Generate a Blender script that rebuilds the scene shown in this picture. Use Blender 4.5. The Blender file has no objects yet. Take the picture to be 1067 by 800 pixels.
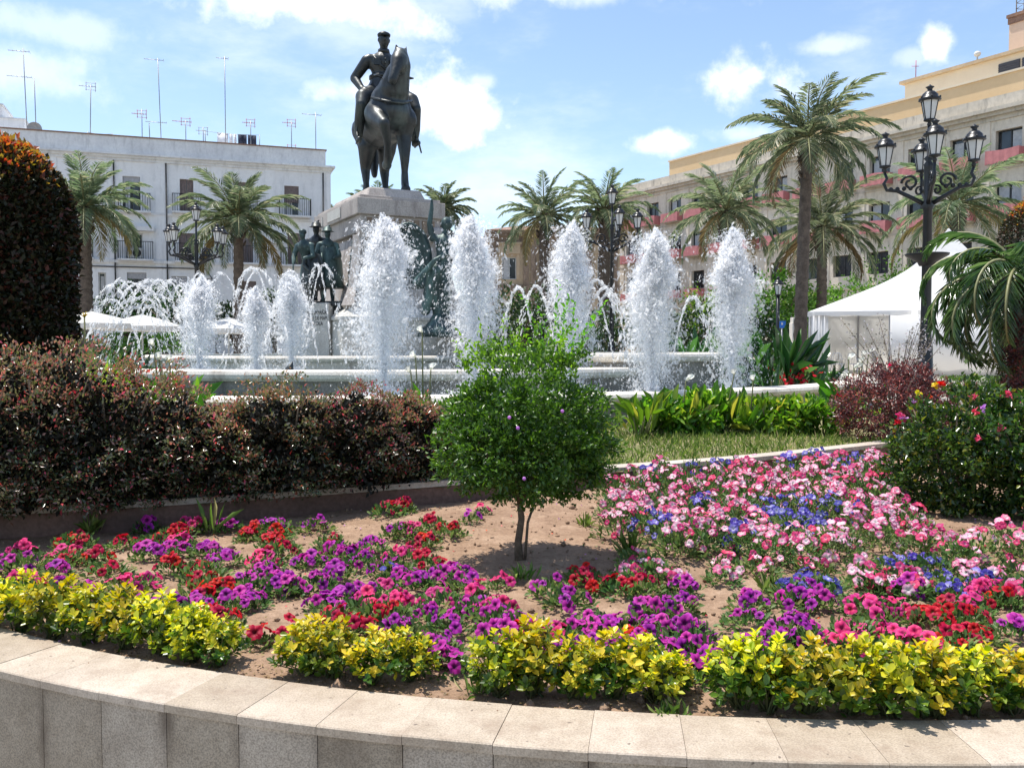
import bpy, math, random
import numpy as np
from mathutils import Vector, Matrix
from math import sin, cos, pi, radians, sqrt, atan2, atan, exp
SC = bpy.context.scene
COL = SC.collection
rng = np.random.default_rng(7)
random.seed(7)
# ------------------------------------------------------------ camera
F, CX, CY, CAMZ = 950.0, 533.5, 400.0, 1.1
PITCH = atan(38 / 950)
cam_d = bpy.data.cameras.new('camera'); cam = bpy.data.objects.new('camera', cam_d); COL.objects.link(cam)
cam.location = (0, 0, CAMZ); cam.rotation_euler = (pi / 2 - PITCH, 0, 0)
cam_d.sensor_fit = 'HORIZONTAL'; cam_d.sensor_width = 36; cam_d.lens = 36 * 950 / 1067
cam_d.clip_start = .05; cam_d.clip_end = 3000
SC.camera = cam

def ray(u, v):
    xc, yc = (u - CX) / F, -(v - CY) / F
    return (xc, cos(PITCH) + yc * sin(PITCH), -sin(PITCH) + yc * cos(PITCH))
def atY(u, v, Y):
    r = ray(u, v); return Vector((r[0] / r[1] * Y, Y, CAMZ + r[2] / r[1] * Y))
def atZ(u, v, Z=0.0):
    r = ray(u, v); k = (Z - CAMZ) / r[2]; return Vector((r[0] * k, r[1] * k, Z))

# ------------------------------------------------------------ materials
def newmat(name):
    m = bpy.data.materials.new(name); m.use_nodes = True
    nt = m.node_tree; nt.nodes.clear()
    return m, nt
def N(nt, t, **kw):
    n = nt.nodes.new(t)
    for k, v in kw.items():
        if k.startswith('i_'):
            key = k[2:]
            key = int(key) if key.isdigit() else key.replace('_', ' ')
            n.inputs[key].default_value = v
        else: setattr(n, k, v)
    return n
def ramp(nt, src, stops, interp='LINEAR'):
    r = N(nt, 'ShaderNodeValToRGB'); cr = r.color_ramp; cr.interpolation = interp
    while len(cr.elements) < len(stops): cr.elements.new(.5)
    for e, (p, c) in zip(cr.elements, stops):
        e.position = p; e.color = (*c, 1) if len(c) == 3 else c
    nt.links.new(src, r.inputs[0]); return r.outputs[0]
def mixc(nt, fac, a, b, mode='MIX'):
    n = N(nt, 'ShaderNodeMix', data_type='RGBA', blend_type=mode)
    for s, x in ((0, fac), (6, a), (7, b)):
        if isinstance(x, (int, float)): n.inputs[s].default_value = x
        elif isinstance(x, tuple): n.inputs[s].default_value = (*x, 1)
        else: nt.links.new(x, n.inputs[s])
    return n.outputs[2]
def noise(nt, scale, detail=4, rough=.55, coord='Object', vec=None, scl=None):
    if vec is None:
        tc = N(nt, 'ShaderNodeTexCoord'); vec = tc.outputs[coord]
    if scl:
        mp = N(nt, 'ShaderNodeMapping'); mp.inputs['Scale'].default_value = scl
        nt.links.new(vec, mp.inputs[0]); vec = mp.outputs[0]
    n = N(nt, 'ShaderNodeTexNoise'); n.inputs['Scale'].default_value = scale
    n.inputs['Detail'].default_value = detail; n.inputs['Roughness'].default_value = rough
    nt.links.new(vec, n.inputs['Vector']); return n.outputs['Fac']
def finish(nt, col, rough=.7, spec=.4, metal=0., bump=None, bstr=.3, bdist=.02, trans=0., tcol=None):
    b = N(nt, 'ShaderNodeBsdfPrincipled')
    if isinstance(col, tuple): b.inputs['Base Color'].default_value = (*col, 1)
    else: nt.links.new(col, b.inputs['Base Color'])
    if isinstance(rough, float): b.inputs['Roughness'].default_value = rough
    else: nt.links.new(rough, b.inputs['Roughness'])
    b.inputs['Specular IOR Level'].default_value = spec; b.inputs['Metallic'].default_value = metal
    if bump is not None:
        bn = N(nt, 'ShaderNodeBump'); bn.inputs['Strength'].default_value = bstr; bn.inputs['Distance'].default_value = bdist
        nt.links.new(bump, bn.inputs['Height']); nt.links.new(bn.outputs[0], b.inputs['Normal'])
    o = N(nt, 'ShaderNodeOutputMaterial'); out = b.outputs[0]
    if trans > 0:
        t = N(nt, 'ShaderNodeBsdfTranslucent')
        if tcol is None: tcol = col
        if isinstance(tcol, tuple): t.inputs[0].default_value = (*tcol, 1)
        else: nt.links.new(tcol, t.inputs[0])
        mx = N(nt, 'ShaderNodeMixShader'); mx.inputs[0].default_value = trans
        nt.links.new(out, mx.inputs[1]); nt.links.new(t.outputs[0], mx.inputs[2]); out = mx.outputs[0]
    nt.links.new(out, o.inputs[0])
def plain(name, col, rough=.6, spec=.4, metal=0., var=.15, scale=8., bstr=.15):
    m, nt = newmat(name); n = noise(nt, scale, 5)
    c = ramp(nt, n, [(.3, tuple(x * (1 - var) for x in col)), (.7, tuple(min(1, x * (1 + var)) for x in col))])
    finish(nt, c, rough, spec, metal, n, bstr, .01); return m
def leafmat(name, stops, trans=.35, rough=.45, spec=.35, tgain=1.6):
    m, nt = newmat(name); g = N(nt, 'ShaderNodeNewGeometry')
    c = ramp(nt, g.outputs['Random Per Island'], stops)
    oi = N(nt, 'ShaderNodeObjectInfo')
    hs = N(nt, 'ShaderNodeHueSaturation')
    mr = N(nt, 'ShaderNodeMapRange'); mr.inputs['To Min'].default_value = .8; mr.inputs['To Max'].default_value = 1.2
    nt.links.new(oi.outputs['Random'], mr.inputs[0]); nt.links.new(mr.outputs[0], hs.inputs['Value']); mh = N(nt, 'ShaderNodeMath', operation='MULTIPLY_ADD'); mh.inputs[1].default_value = .045; mh.inputs[2].default_value = .478; wn = N(nt, 'ShaderNodeTexWhiteNoise', noise_dimensions='1D'); nt.links.new(oi.outputs['Random'], wn.inputs['W']); nt.links.new(wn.outputs['Value'], mh.inputs[0]); nt.links.new(mh.outputs[0], hs.inputs['Hue']); nt.links.new(c, hs.inputs['Color'])
    tg = N(nt, 'ShaderNodeHueSaturation'); tg.inputs['Value'].default_value = tgain; tg.inputs['Saturation'].default_value = 1.1
    nt.links.new(hs.outputs[0], tg.inputs['Color'])
    finish(nt, hs.outputs[0], rough, spec, trans=trans, tcol=tg.outputs[0]); return m
def stone(name, c1, c2, scale=3., fine=60., bstr=.3, stain=None, rough=.75, grain=.8):
    m, nt = newmat(name); n1 = noise(nt, scale, 6, .6); n2 = noise(nt, fine, 3, .6)
    c = ramp(nt, n1, [(.3, c1), (.7, c2)])
    sp = ramp(nt, n2, [(.35, (.72, .72, .72)), (.65, (1.15, 1.15, 1.15))])
    c = mixc(nt, grain, c, sp, 'MULTIPLY')
    if stain:
        n3 = noise(nt, 1.6, 6, .7, scl=(1.5, 1.5, .35))
        f = ramp(nt, n3, [(.52, (0, 0, 0)), (.7, (1, 1, 1))])
        c = mixc(nt, f, c, stain)
    finish(nt, c, rough, .3, bump=n2, bstr=bstr, bdist=.01); return m

M = {}
M['copper_leaf'] = leafmat('copper_leaf', [(0, (.012, .02, .008)), (.6, (.025, .03, .012)), (.9, (.06, .03, .015)), (1, (.14, .05, .03))], .15, .5, .3, 1.5)
M['red_hedge'] = leafmat('red_hedge', [(0, (.045, .075, .03)), (.4, (.085, .115, .045)), (.7, (.15, .12, .07)), (.88, (.25, .13, .1)), (.95, (.3, .09, .07)), (.99, (.55, .06, .06)), (1, (.65, .1, .16))], .25, .22, .8, 1.5)
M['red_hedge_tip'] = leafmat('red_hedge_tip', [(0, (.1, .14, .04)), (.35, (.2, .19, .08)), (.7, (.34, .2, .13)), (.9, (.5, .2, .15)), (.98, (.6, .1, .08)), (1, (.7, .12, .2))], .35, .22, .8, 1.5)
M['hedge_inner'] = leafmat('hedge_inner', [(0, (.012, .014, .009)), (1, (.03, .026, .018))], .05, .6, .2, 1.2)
M['purple_hedge'] = leafmat('purple_hedge', [(0, (.03, .02, .02)), (.5, (.1, .035, .045)), (.8, (.2, .06, .07)), (1, (.42, .1, .1))], .3, .3, .6, 1.8)
M['shrub_green'] = leafmat('shrub_green', [(0, (.022, .065, .01)), (.5, (.045, .125, .018)), (1, (.09, .2, .027))], .32, .35, .5, 2.2)
M['young_green'] = leafmat('young_green', [(0, (.08, .2, .02)), (1, (.16, .32, .04))], .5, .4, .4, 2.0)
M['hibiscus_leaf'] = leafmat('hibiscus_leaf', [(0, (.015, .045, .012)), (.7, (.05, .11, .02)), (.92, (.1, .17, .03)), (1, (.3, .28, .04))], .35, .22, .6, 2.2)
M['tree_bright'] = leafmat('tree_bright', [(0, (.05, .11, .015)), (.5, (.1, .19, .03)), (1, (.18, .29, .05))], .4, .45, .3, 2.0)
M['tree_dark'] = leafmat('tree_dark', [(0, (.012, .03, .01)), (.6, (.03, .065, .018)), (1, (.06, .11, .03))], .3, .4, .4, 2.0)
M['palm_leaf'] = leafmat('palm_leaf', [(0, (.085, .125, .065)), (.5, (.15, .2, .11)), (.85, (.24, .28, .17)), (1, (.38, .37, .24))], .4, .32, .55, 1.5)
M['palm_old'] = leafmat('palm_old', [(0, (.16, .13, .06)), (1, (.35, .27, .12))], .3, .5, .3, 1.5)
M['palm_fruit'] = leafmat('palm_fruit', [(0, (.5, .28, .03)), (1, (.65, .42, .06))], .2, .5, .3, 1.2)
M['date_leaf'] = leafmat('date_leaf', [(0, (.03, .065, .02)), (.6, (.07, .13, .04)), (1, (.17, .25, .09))], .35, .2, .75, 2.0)
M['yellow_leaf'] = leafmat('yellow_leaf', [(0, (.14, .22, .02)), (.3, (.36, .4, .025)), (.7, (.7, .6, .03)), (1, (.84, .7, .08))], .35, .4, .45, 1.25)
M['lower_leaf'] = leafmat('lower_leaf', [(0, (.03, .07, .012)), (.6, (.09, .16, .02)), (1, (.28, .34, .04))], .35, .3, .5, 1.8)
M['petunia_leaf'] = leafmat('petunia_leaf', [(0, (.05, .1, .03)), (.6, (.1, .18, .05)), (.9, (.2, .27, .09)), (1, (.3, .25, .1))], .35, .5, .3, 1.6)
M['strap_leaf'] = leafmat('strap_leaf', [(0, (.02, .06, .015)), (.6, (.05, .11, .025)), (1, (.1, .18, .05))], .35, .22, .6, 1.8)
M['lily_leaf'] = leafmat('lily_leaf', [(0, (.05, .13, .015)), (.6, (.11, .24, .03)), (.9, (.25, .38, .05)), (1, (.45, .45, .08))], .45, .35, .4, 1.8)
M['grass'] = leafmat('grass', [(0, (.09, .17, .03)), (.6, (.2, .31, .07)), (.88, (.36, .4, .15)), (1, (.5, .45, .24))], .35, .5, .3, 1.4)
M['hedge_green'] = leafmat('hedge_green', [(0, (.03, .09, .015)), (1, (.12, .24, .04))], .4, .4, .4, 1.8)
M['grey_twig_leaf'] = leafmat('grey_twig_leaf', [(0, (.15, .15, .1)), (.5, (.3, .28, .26)), (.8, (.5, .46, .5)), (1, (.7, .68, .72))], .4, .5, .3, 1.3)
M['red_petal'] = leafmat('red_petal', [(0, (.55, .01, .02)), (1, (.8, .03, .03))], .35, .45, .3, 1.2)
M['pink_petal'] = leafmat('pink_petal', [(0, (.7, .05, .15)), (1, (.85, .2, .3))], .35, .45, .3, 1.2)
M['mauve_petal'] = leafmat('mauve_petal', [(0, (.5, .2, .6)), (1, (.65, .35, .7))], .35, .45, .3, 1.2)
M['yellow_petal'] = leafmat('yellow_petal', [(0, (.8, .5, .02)), (1, (.85, .7, .05))], .35, .45, .3, 1.2)
M['white_petal'] = leafmat('white_petal', [(0, (.8, .8, .74)), (1, (.85, .85, .8))], .4, .4, .4, 1.1)
M['bark'] = stone('bark', (.09, .065, .045), (.2, .15, .1), 12, 60, .8)
M['palm_bark'] = stone('palm_bark', (.07, .052, .04), (.17, .13, .1), 6, 30, .9)
M['stem'] = plain('stem', (.12, .13, .05), .6)
M['bronze'] = stone('bronze', (.014, .017, .019), (.038, .044, .045), 2.6, 16, .35, stain=(.075, .095, .09), rough=.42)
M['verdigris'] = stone('verdigris', (.02, .035, .035), (.06, .105, .1), 2.5, 14, .25, stain=(.13, .22, .2), rough=.5)
for k in ('bronze', 'verdigris'):
    b = [n for n in M[k].node_tree.nodes if n.type == 'BSDF_PRINCIPLED'][0]; b.inputs['Metallic'].default_value = .35; b.inputs['Specular IOR Level'].default_value = .6
M['monument_stone'] = stone('monument_stone', (.36, .32, .29), (.5, .45, .41), 2, 40, .3, stain=(.2, .17, .16))
M['plinth_stone'] = stone('plinth_stone', (.5, .48, .44), (.62, .6, .55), 2, 40, .2, stain=(.38, .35, .3))
M['rim_stone'] = stone('rim_stone', (.7, .64, .55), (.8, .75, .67), 2, 50, .25, stain=(.35, .3, .25))
M['basin_wall'] = stone('basin_wall', (.22, .2, .17), (.36, .33, .29), 2.5, 40, .3, stain=(.12, .11, .09))
M['curb_top'] = stone('curb_top', (.42, .36, .3), (.58, .5, .42), 3, 60, .3)
M['curb_side'] = stone('curb_side', (.12, .075, .06), (.22, .13, .1), 3, 40, .5)
M['white_wall'] = stone('white_wall', (.74, .74, .75), (.83, .83, .83), .35, 5, .02, stain=(.6, .6, .6), rough=.85, grain=.12)
M['white_old'] = stone('white_old', (.62, .62, .63), (.78, .78, .77), .6, 6, .05, stain=(.5, .5, .5), rough=.85, grain=.25)
M['beige_wall'] = stone('beige_wall', (.63, .55, .44), (.75, .67, .56), .5, 4, .05, stain=(.44, .38, .3), rough=.85, grain=.2)
M['grey_cornice'] = stone('grey_cornice', (.5, .45, .37), (.64, .58, .49), .5, 5, .05, stain=(.3, .27, .23), rough=.85, grain=.3)
M['ochre_wall'] = stone('ochre_wall', (.66, .47, .26), (.74, .55, .33), .3, 4, .03, rough=.85, grain=.08)
M['cream_wall'] = stone('cream_wall', (.66, .56, .42), (.74, .65, .5), .4, 4, .03, rough=.85, grain=.08)
M['salmon_wall'] = stone('salmon_wall', (.66, .47, .34), (.72, .54, .41), .5, 4, .03, rough=.85, grain=.08)
M['brown_stone'] = stone('brown_stone', (.2, .14, .1), (.34, .26, .19), .8, 9, .2, stain=(.12, .085, .06), rough=.85)
M['tan_stone'] = stone('tan_stone', (.42, .32, .21), (.54, .42, .28), .8, 4, .05, rough=.85, grain=.3)
M['terracotta'] = stone('terracotta', (.2, .12, .09), (.33, .2, .14), 2, 12, .2)
M['iron'] = plain('iron', (.012, .012, .013), .45, .5, .3)
M['lamp_iron'] = plain('lamp_iron', (.02, .021, .023), .35, .6, .4)
M['lamp_glass'] = plain('lamp_glass', (.62, .62, .6), .25, .5, 0, .05)
M['steel'] = plain('steel', (.3, .3, .31), .45, .5, .6)
M['dark_frame'] = plain('dark_frame', (.03, .03, .03), .5)
M['louvre'] = plain('louvre', (.06, .06, .07), .5)
M['white_frame'] = plain('white_frame', (.6, .6, .58), .5)
M['shutter_brown'] = plain('shutter_brown', (.17, .13, .12), .7, var=.2)
M['blind'] = plain('blind', (.42, .42, .44), .6)
M['curtain'] = plain('curtain', (.5, .5, .5), .8)
M['drape'] = plain('drape', (.5, .2, .2), .85, .2, var=.14, scale=3)
M['tent'] = plain('tent', (.88, .88, .88), .55, .3, var=.03, scale=1.5)
M['chair_plastic'] = plain('chair_plastic', (.75, .75, .75), .4)
M['parasol'] = plain('parasol', (.78, .77, .74), .8, var=.04)
M['dark_cloth'] = plain('dark_cloth', (.03, .035, .06), .9)
M['white_cloth'] = plain('white_cloth', (.75, .75, .78), .9)
M['blue_door'] = plain('blue_door', (.12, .2, .32), .6)
M['blue_sign'] = plain('blue_sign', (.02, .16, .6), .5)
M['red_plastic'] = plain('red_plastic', (.5, .02, .02), .5)
M['hose'] = plain('hose', (.14, .07, .05), .55, .4)
M['antenna_red'] = plain('antenna_red', (.4, .1, .08), .5)
M['ink'] = plain('ink', (.09, .09, .085), .7)
m, nt = newmat('glass_dark'); n_ = noise(nt, .8, 2)
finish(nt, ramp(nt, n_, [(.35, (.012, .014, .017)), (.7, (.05, .06, .07))]), .08, .6); M['glass'] = m
# translucent tent skin (sun shines through the cloth)
for k, t in (('tent', .45), ('parasol', .45)):
    mt = M[k]; nt = mt.node_tree; o = [n for n in nt.nodes if n.type == 'OUTPUT_MATERIAL'][0]; b = [n for n in nt.nodes if n.type == 'BSDF_PRINCIPLED'][0]
    tr = N(nt, 'ShaderNodeBsdfTranslucent'); tr.inputs[0].default_value = (.9, .89, .87, 1)
    mx = N(nt, 'ShaderNodeMixShader'); mx.inputs[0].default_value = t
    nt.links.new(b.outputs[0], mx.inputs[1]); nt.links.new(tr.outputs[0], mx.inputs[2]); nt.links.new(mx.outputs[0], o.inputs[0])
# foamy aerated water
m, nt = newmat('foam'); b = N(nt, 'ShaderNodeBsdfPrincipled')
b.inputs['Base Color'].default_value = (.97, .98, .99, 1); b.inputs['Roughness'].default_value = .25; b.inputs['Specular IOR Level'].default_value = .6
t = N(nt, 'ShaderNodeBsdfTranslucent'); t.inputs[0].default_value = (.99, .99, 1, 1)
mx = N(nt, 'ShaderNodeMixShader'); mx.inputs[0].default_value = .78; o = N(nt, 'ShaderNodeOutputMaterial')
nt.links.new(b.outputs[0], mx.inputs[1]); nt.links.new(t.outputs[0], mx.inputs[2])
tp = N(nt, 'ShaderNodeBsdfTransparent'); mt_ = N(nt, 'ShaderNodeMixShader'); mt_.inputs[0].default_value = .58
nt.links.new(mx.outputs[0], mt_.inputs[1]); nt.links.new(tp.outputs[0], mt_.inputs[2]); nt.links.new(mt_.outputs[0], o.inputs[0]); M['foam'] = m
m, nt = newmat('pool_water'); n1 = noise(nt, 9, 4)
finish(nt, ramp(nt, n1, [(.3, (.05, .08, .08)), (.7, (.16, .2, .19))]), .06, .6, bump=n1, bstr=.7, bdist=.05); M['water'] = m
# soil
m, nt = newmat('soil'); n1 = noise(nt, 3.0, 8, .65); n2 = noise(nt, 45, 5, .7); n3 = noise(nt, 11, 4, .6)
c = ramp(nt, n1, [(.3, (.27, .175, .115)), (.55, (.37, .25, .17)), (.75, (.46, .33, .235))])
c = mixc(nt, .75, c, ramp(nt, n2, [(.3, (.62, .6, .58)), (.62, (1.1, 1.1, 1.1))]), 'MULTIPLY')
c = mixc(nt, .5, c, ramp(nt, n3, [(.35, (.72, .68, .66)), (.6, (1.05, 1.05, 1.05))]), 'MULTIPLY')
finish(nt, c, .95, .1, bump=n2, bstr=.8, bdist=.02); M['soil'] = m
m, nt = newmat('lawn_soil'); n1 = noise(nt, 5, 6, .65); n2 = noise(nt, 60, 3)
c = mixc(nt, .7, ramp(nt, n1, [(.35, (.14, .15, .06)), (.6, (.27, .23, .13))]), ramp(nt, n2, [(.3, (.7, .7, .7)), (.65, (1.1, 1.1, 1.1))]), 'MULTIPLY')
finish(nt, c, .95, .1, bump=n2, bstr=.6); M['lawn_soil'] = m
m, nt = newmat('plaza_paving')
tc = N(nt, 'ShaderNodeTexCoord'); br = N(nt, 'ShaderNodeTexBrick'); br.inputs['Scale'].default_value = 1.6
br.inputs['Color1'].default_value = (.36, .33, .29, 1); br.inputs['Color2'].default_value = (.42, .38, .33, 1); br.inputs['Mortar'].default_value = (.2, .18, .16, 1); br.inputs['Mortar Size'].default_value = .01
nt.links.new(tc.outputs['Object'], br.inputs[0]); n1 = noise(nt, 1.2, 6)
c = mixc(nt, .6, br.outputs[0], ramp(nt, n1, [(.3, (.75, .75, .75)), (.7, (1.1, 1.1, 1.1))]), 'MULTIPLY'); finish(nt, c, .8, .3); M['paving'] = m
# granite of the bed wall: speckle, drip stains near the joints (UV.x across a block, UV.y up)
def granite(name, c1, c2, speck, stained):
    m, nt = newmat(name); n1 = noise(nt, 2.5, 6, .6); n2 = noise(nt, 170, 2, .5); n4 = noise(nt, 420, 1, .5); n5 = noise(nt, 14, 5, .65)
    g = N(nt, 'ShaderNodeNewGeometry')
    c = ramp(nt, n1, [(.3, c1), (.7, c2)])
    c = mixc(nt, .85, c, ramp(nt, g.outputs['Random Per Island'], [(0, (.8, .77, .72)), (.5, (1, .98, .95)), (1, (1.1, 1.1, 1.12))]), 'MULTIPLY')
    c = mixc(nt, speck, c, ramp(nt, n2, [(.36, (.45, .43, .41)), (.5, (.95, .95, .95)), (.62, (1.3, 1.28, 1.25))]), 'MULTIPLY')
    c = mixc(nt, speck * .6, c, ramp(nt, n4, [(.4, (.5, .5, .5)), (.55, (1.05, 1.05, 1.05))]), 'MULTIPLY')
    c = mixc(nt, .5, c, ramp(nt, n5, [(.35, (.75, .72, .68)), (.6, (1.05, 1.05, 1.05))]), 'MULTIPLY')
    if not stained:
        n8 = noise(nt, 6, 8, .7); c = mixc(nt, ramp(nt, n8, [(.5, (0, 0, 0)), (.68, (.5, .5, .5))]), c, (.24, .17, .12)); n9 = noise(nt, 38, 2, .5); c = mixc(nt, ramp(nt, n9, [(.7, (0, 0, 0)), (.74, (.8, .8, .8))]), c, (.1, .075, .06))
    if stained:
        uv = N(nt, 'ShaderNodeUVMap'); sx = N(nt, 'ShaderNodeSeparateXYZ'); nt.links.new(uv.outputs[0], sx.inputs[0])
        a = N(nt, 'ShaderNodeMath', operation='SUBTRACT'); nt.links.new(sx.outputs[0], a.inputs[0]); a.inputs[1].default_value = .5
        b = N(nt, 'ShaderNodeMath', operation='ABSOLUTE'); nt.links.new(a.outputs[0], b.inputs[0])
        n3 = noise(nt, 7, 4, .6, scl=(1, 1, .25))
        d = N(nt, 'ShaderNodeMath', operation='MULTIPLY_ADD'); nt.links.new(n3, d.inputs[0]); d.inputs[1].default_value = .22; nt.links.new(b.outputs[0], d.inputs[2])
        e = N(nt, 'ShaderNodeMath', operation='MULTIPLY_ADD'); nt.links.new(sx.outputs[1], e.inputs[0]); e.inputs[1].default_value = .07; nt.links.new(d.outputs[0], e.inputs[2])
        f = ramp(nt, e.outputs[0], [(.53, (0, 0, 0)), (.66, (.8, .8, .8))])
        n6 = noise(nt, 2.3, 3, .6); f2 = ramp(nt, n6, [(.38, (.0, .0, .0)), (.62, (1, 1, 1))]); f = mixc(nt, 1.0, f, f2, 'MULTIPLY')
        c = mixc(nt, f, c, (.1, .075, .055)); n7 = noise(nt, 3.1, 7, .7, scl=(1, 1, .5)); c = mixc(nt, ramp(nt, n7, [(.52, (0, 0, 0)), (.72, (.55, .55, .55))]), c, (.13, .1, .075))
    finish(nt, c, .6, .35, bump=n2, bstr=.15, bdist=.004); return m
M['coping'] = granite('coping', (.4, .335, .265), (.5, .43, .35), .35, False)
M['granite'] = granite('granite', (.3, .26, .21), (.43, .38, .315), .55, True)

# petals: colour by radius on the blossom
def petal(name, inner, mid, outer, p1=.25, p2=.5, trans=.35):
    m, nt = newmat(name); at = N(nt, 'ShaderNodeAttribute', attribute_name='rad')
    c = ramp(nt, at.outputs['Fac'], [(p1, inner), (p2, mid), (1, outer)])
    oi = N(nt, 'ShaderNodeObjectInfo'); hs = N(nt, 'ShaderNodeHueSaturation')
    a = N(nt, 'ShaderNodeMapRange'); a.inputs['To Min'].default_value = .485; a.inputs['To Max'].default_value = .515; nt.links.new(oi.outputs['Random'], a.inputs[0]); nt.links.new(a.outputs[0], hs.inputs['Hue'])
    b = N(nt, 'ShaderNodeMapRange'); b.inputs['To Min'].default_value = .75; b.inputs['To Max'].default_value = 1.15; nt.links.new(oi.outputs['Random'], b.inputs[0]); nt.links.new(b.outputs[0], hs.inputs['Value'])
    nt.links.new(c, hs.inputs['Color'])
    finish(nt, hs.outputs[0], .55, .25, trans=trans); return m
PET = {
 'M': [petal('purple_petal', (.09, .005, .09), (.36, .015, .33), (.5, .035, .46)), petal('magenta_petal', (.12, .005, .09), (.45, .015, .29), (.6, .045, .42))],
 'R': [petal('scarlet_petal', (.2, .003, .008), (.56, .004, .03), (.68, .008, .045)), petal('crimson_petal', (.15, .002, .008), (.42, .003, .025), (.55, .006, .04))],
 'P': [petal('rose_petal', (.35, .01, .06), (.75, .03, .2), (.85, .07, .3)), petal('cerise_petal', (.3, .01, .08), (.6, .02, .16), (.78, .06, .26))],
 'K': [petal('pink_white_petal', (.85, .8, .75), (.85, .38, .52), (.74, .09, .28), .22, .5), petal('pale_pink_petal', (.88, .84, .8), (.88, .6, .7), (.82, .26, .46), .2, .55), petal('deep_pink_petal', (.8, .5, .55), (.72, .08, .22), (.6, .03, .14), .12, .35)],
 'B': [petal('blue_violet_petal', (.5, .48, .7), (.1, .075, .45), (.05, .03, .3), .12, .4), petal('lilac_petal', (.75, .75, .85), (.3, .27, .68), (.13, .1, .5), .15, .5)],
}

# ------------------------------------------------------------ mesh helpers
def mesh_np(name, V, faces, mat, k=None, midx=None, smooth=False):
    me = bpy.data.meshes.new(name)
    V = np.asarray(V, dtype=np.float32); faces = np.asarray(faces, dtype=np.int32)
    nf, k = faces.shape
    me.vertices.add(len(V)); me.vertices.foreach_set('co', V.ravel())
    me.loops.add(nf * k); me.loops.foreach_set('vertex_index', faces.ravel())
    me.polygons.add(nf); me.polygons.foreach_set('loop_start', np.arange(0, nf * k, k, dtype=np.int32))
    try: me.polygons.foreach_set('loop_total', np.full(nf, k, dtype=np.int32))
    except Exception: pass
    for mm in (mat if isinstance(mat, (list, tuple)) else [mat]): me.materials.append(mm)
    if midx is not None: me.polygons.foreach_set('material_index', np.asarray(midx, dtype=np.int32))
    if smooth: me.polygons.foreach_set('use_smooth', np.ones(nf, dtype=bool))
    me.update(calc_edges=True); return me
def link(name, me, parent=None, loc=(0, 0, 0), rot=None):
    o = bpy.data.objects.new(name, me); COL.objects.link(o); o.location = loc
    if rot is not None: o.rotation_euler = rot
    if parent is not None: o.parent = parent
    return o
def tag(o, label=None, cat=None, group=None, kind=None):
    if label: o['label'] = label
    if cat: o['category'] = cat
    if group: o['group'] = group
    if kind: o['kind'] = kind
    return o
def thing(name, label, cat, loc=(0, 0, 0), rz=0., group=None):
    o = bpy.data.objects.new(name, None); COL.objects.link(o); o.location = loc; o.rotation_euler = (0, 0, rz)
    o.empty_display_size = .2
    return tag(o, label, cat, group)

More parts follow.
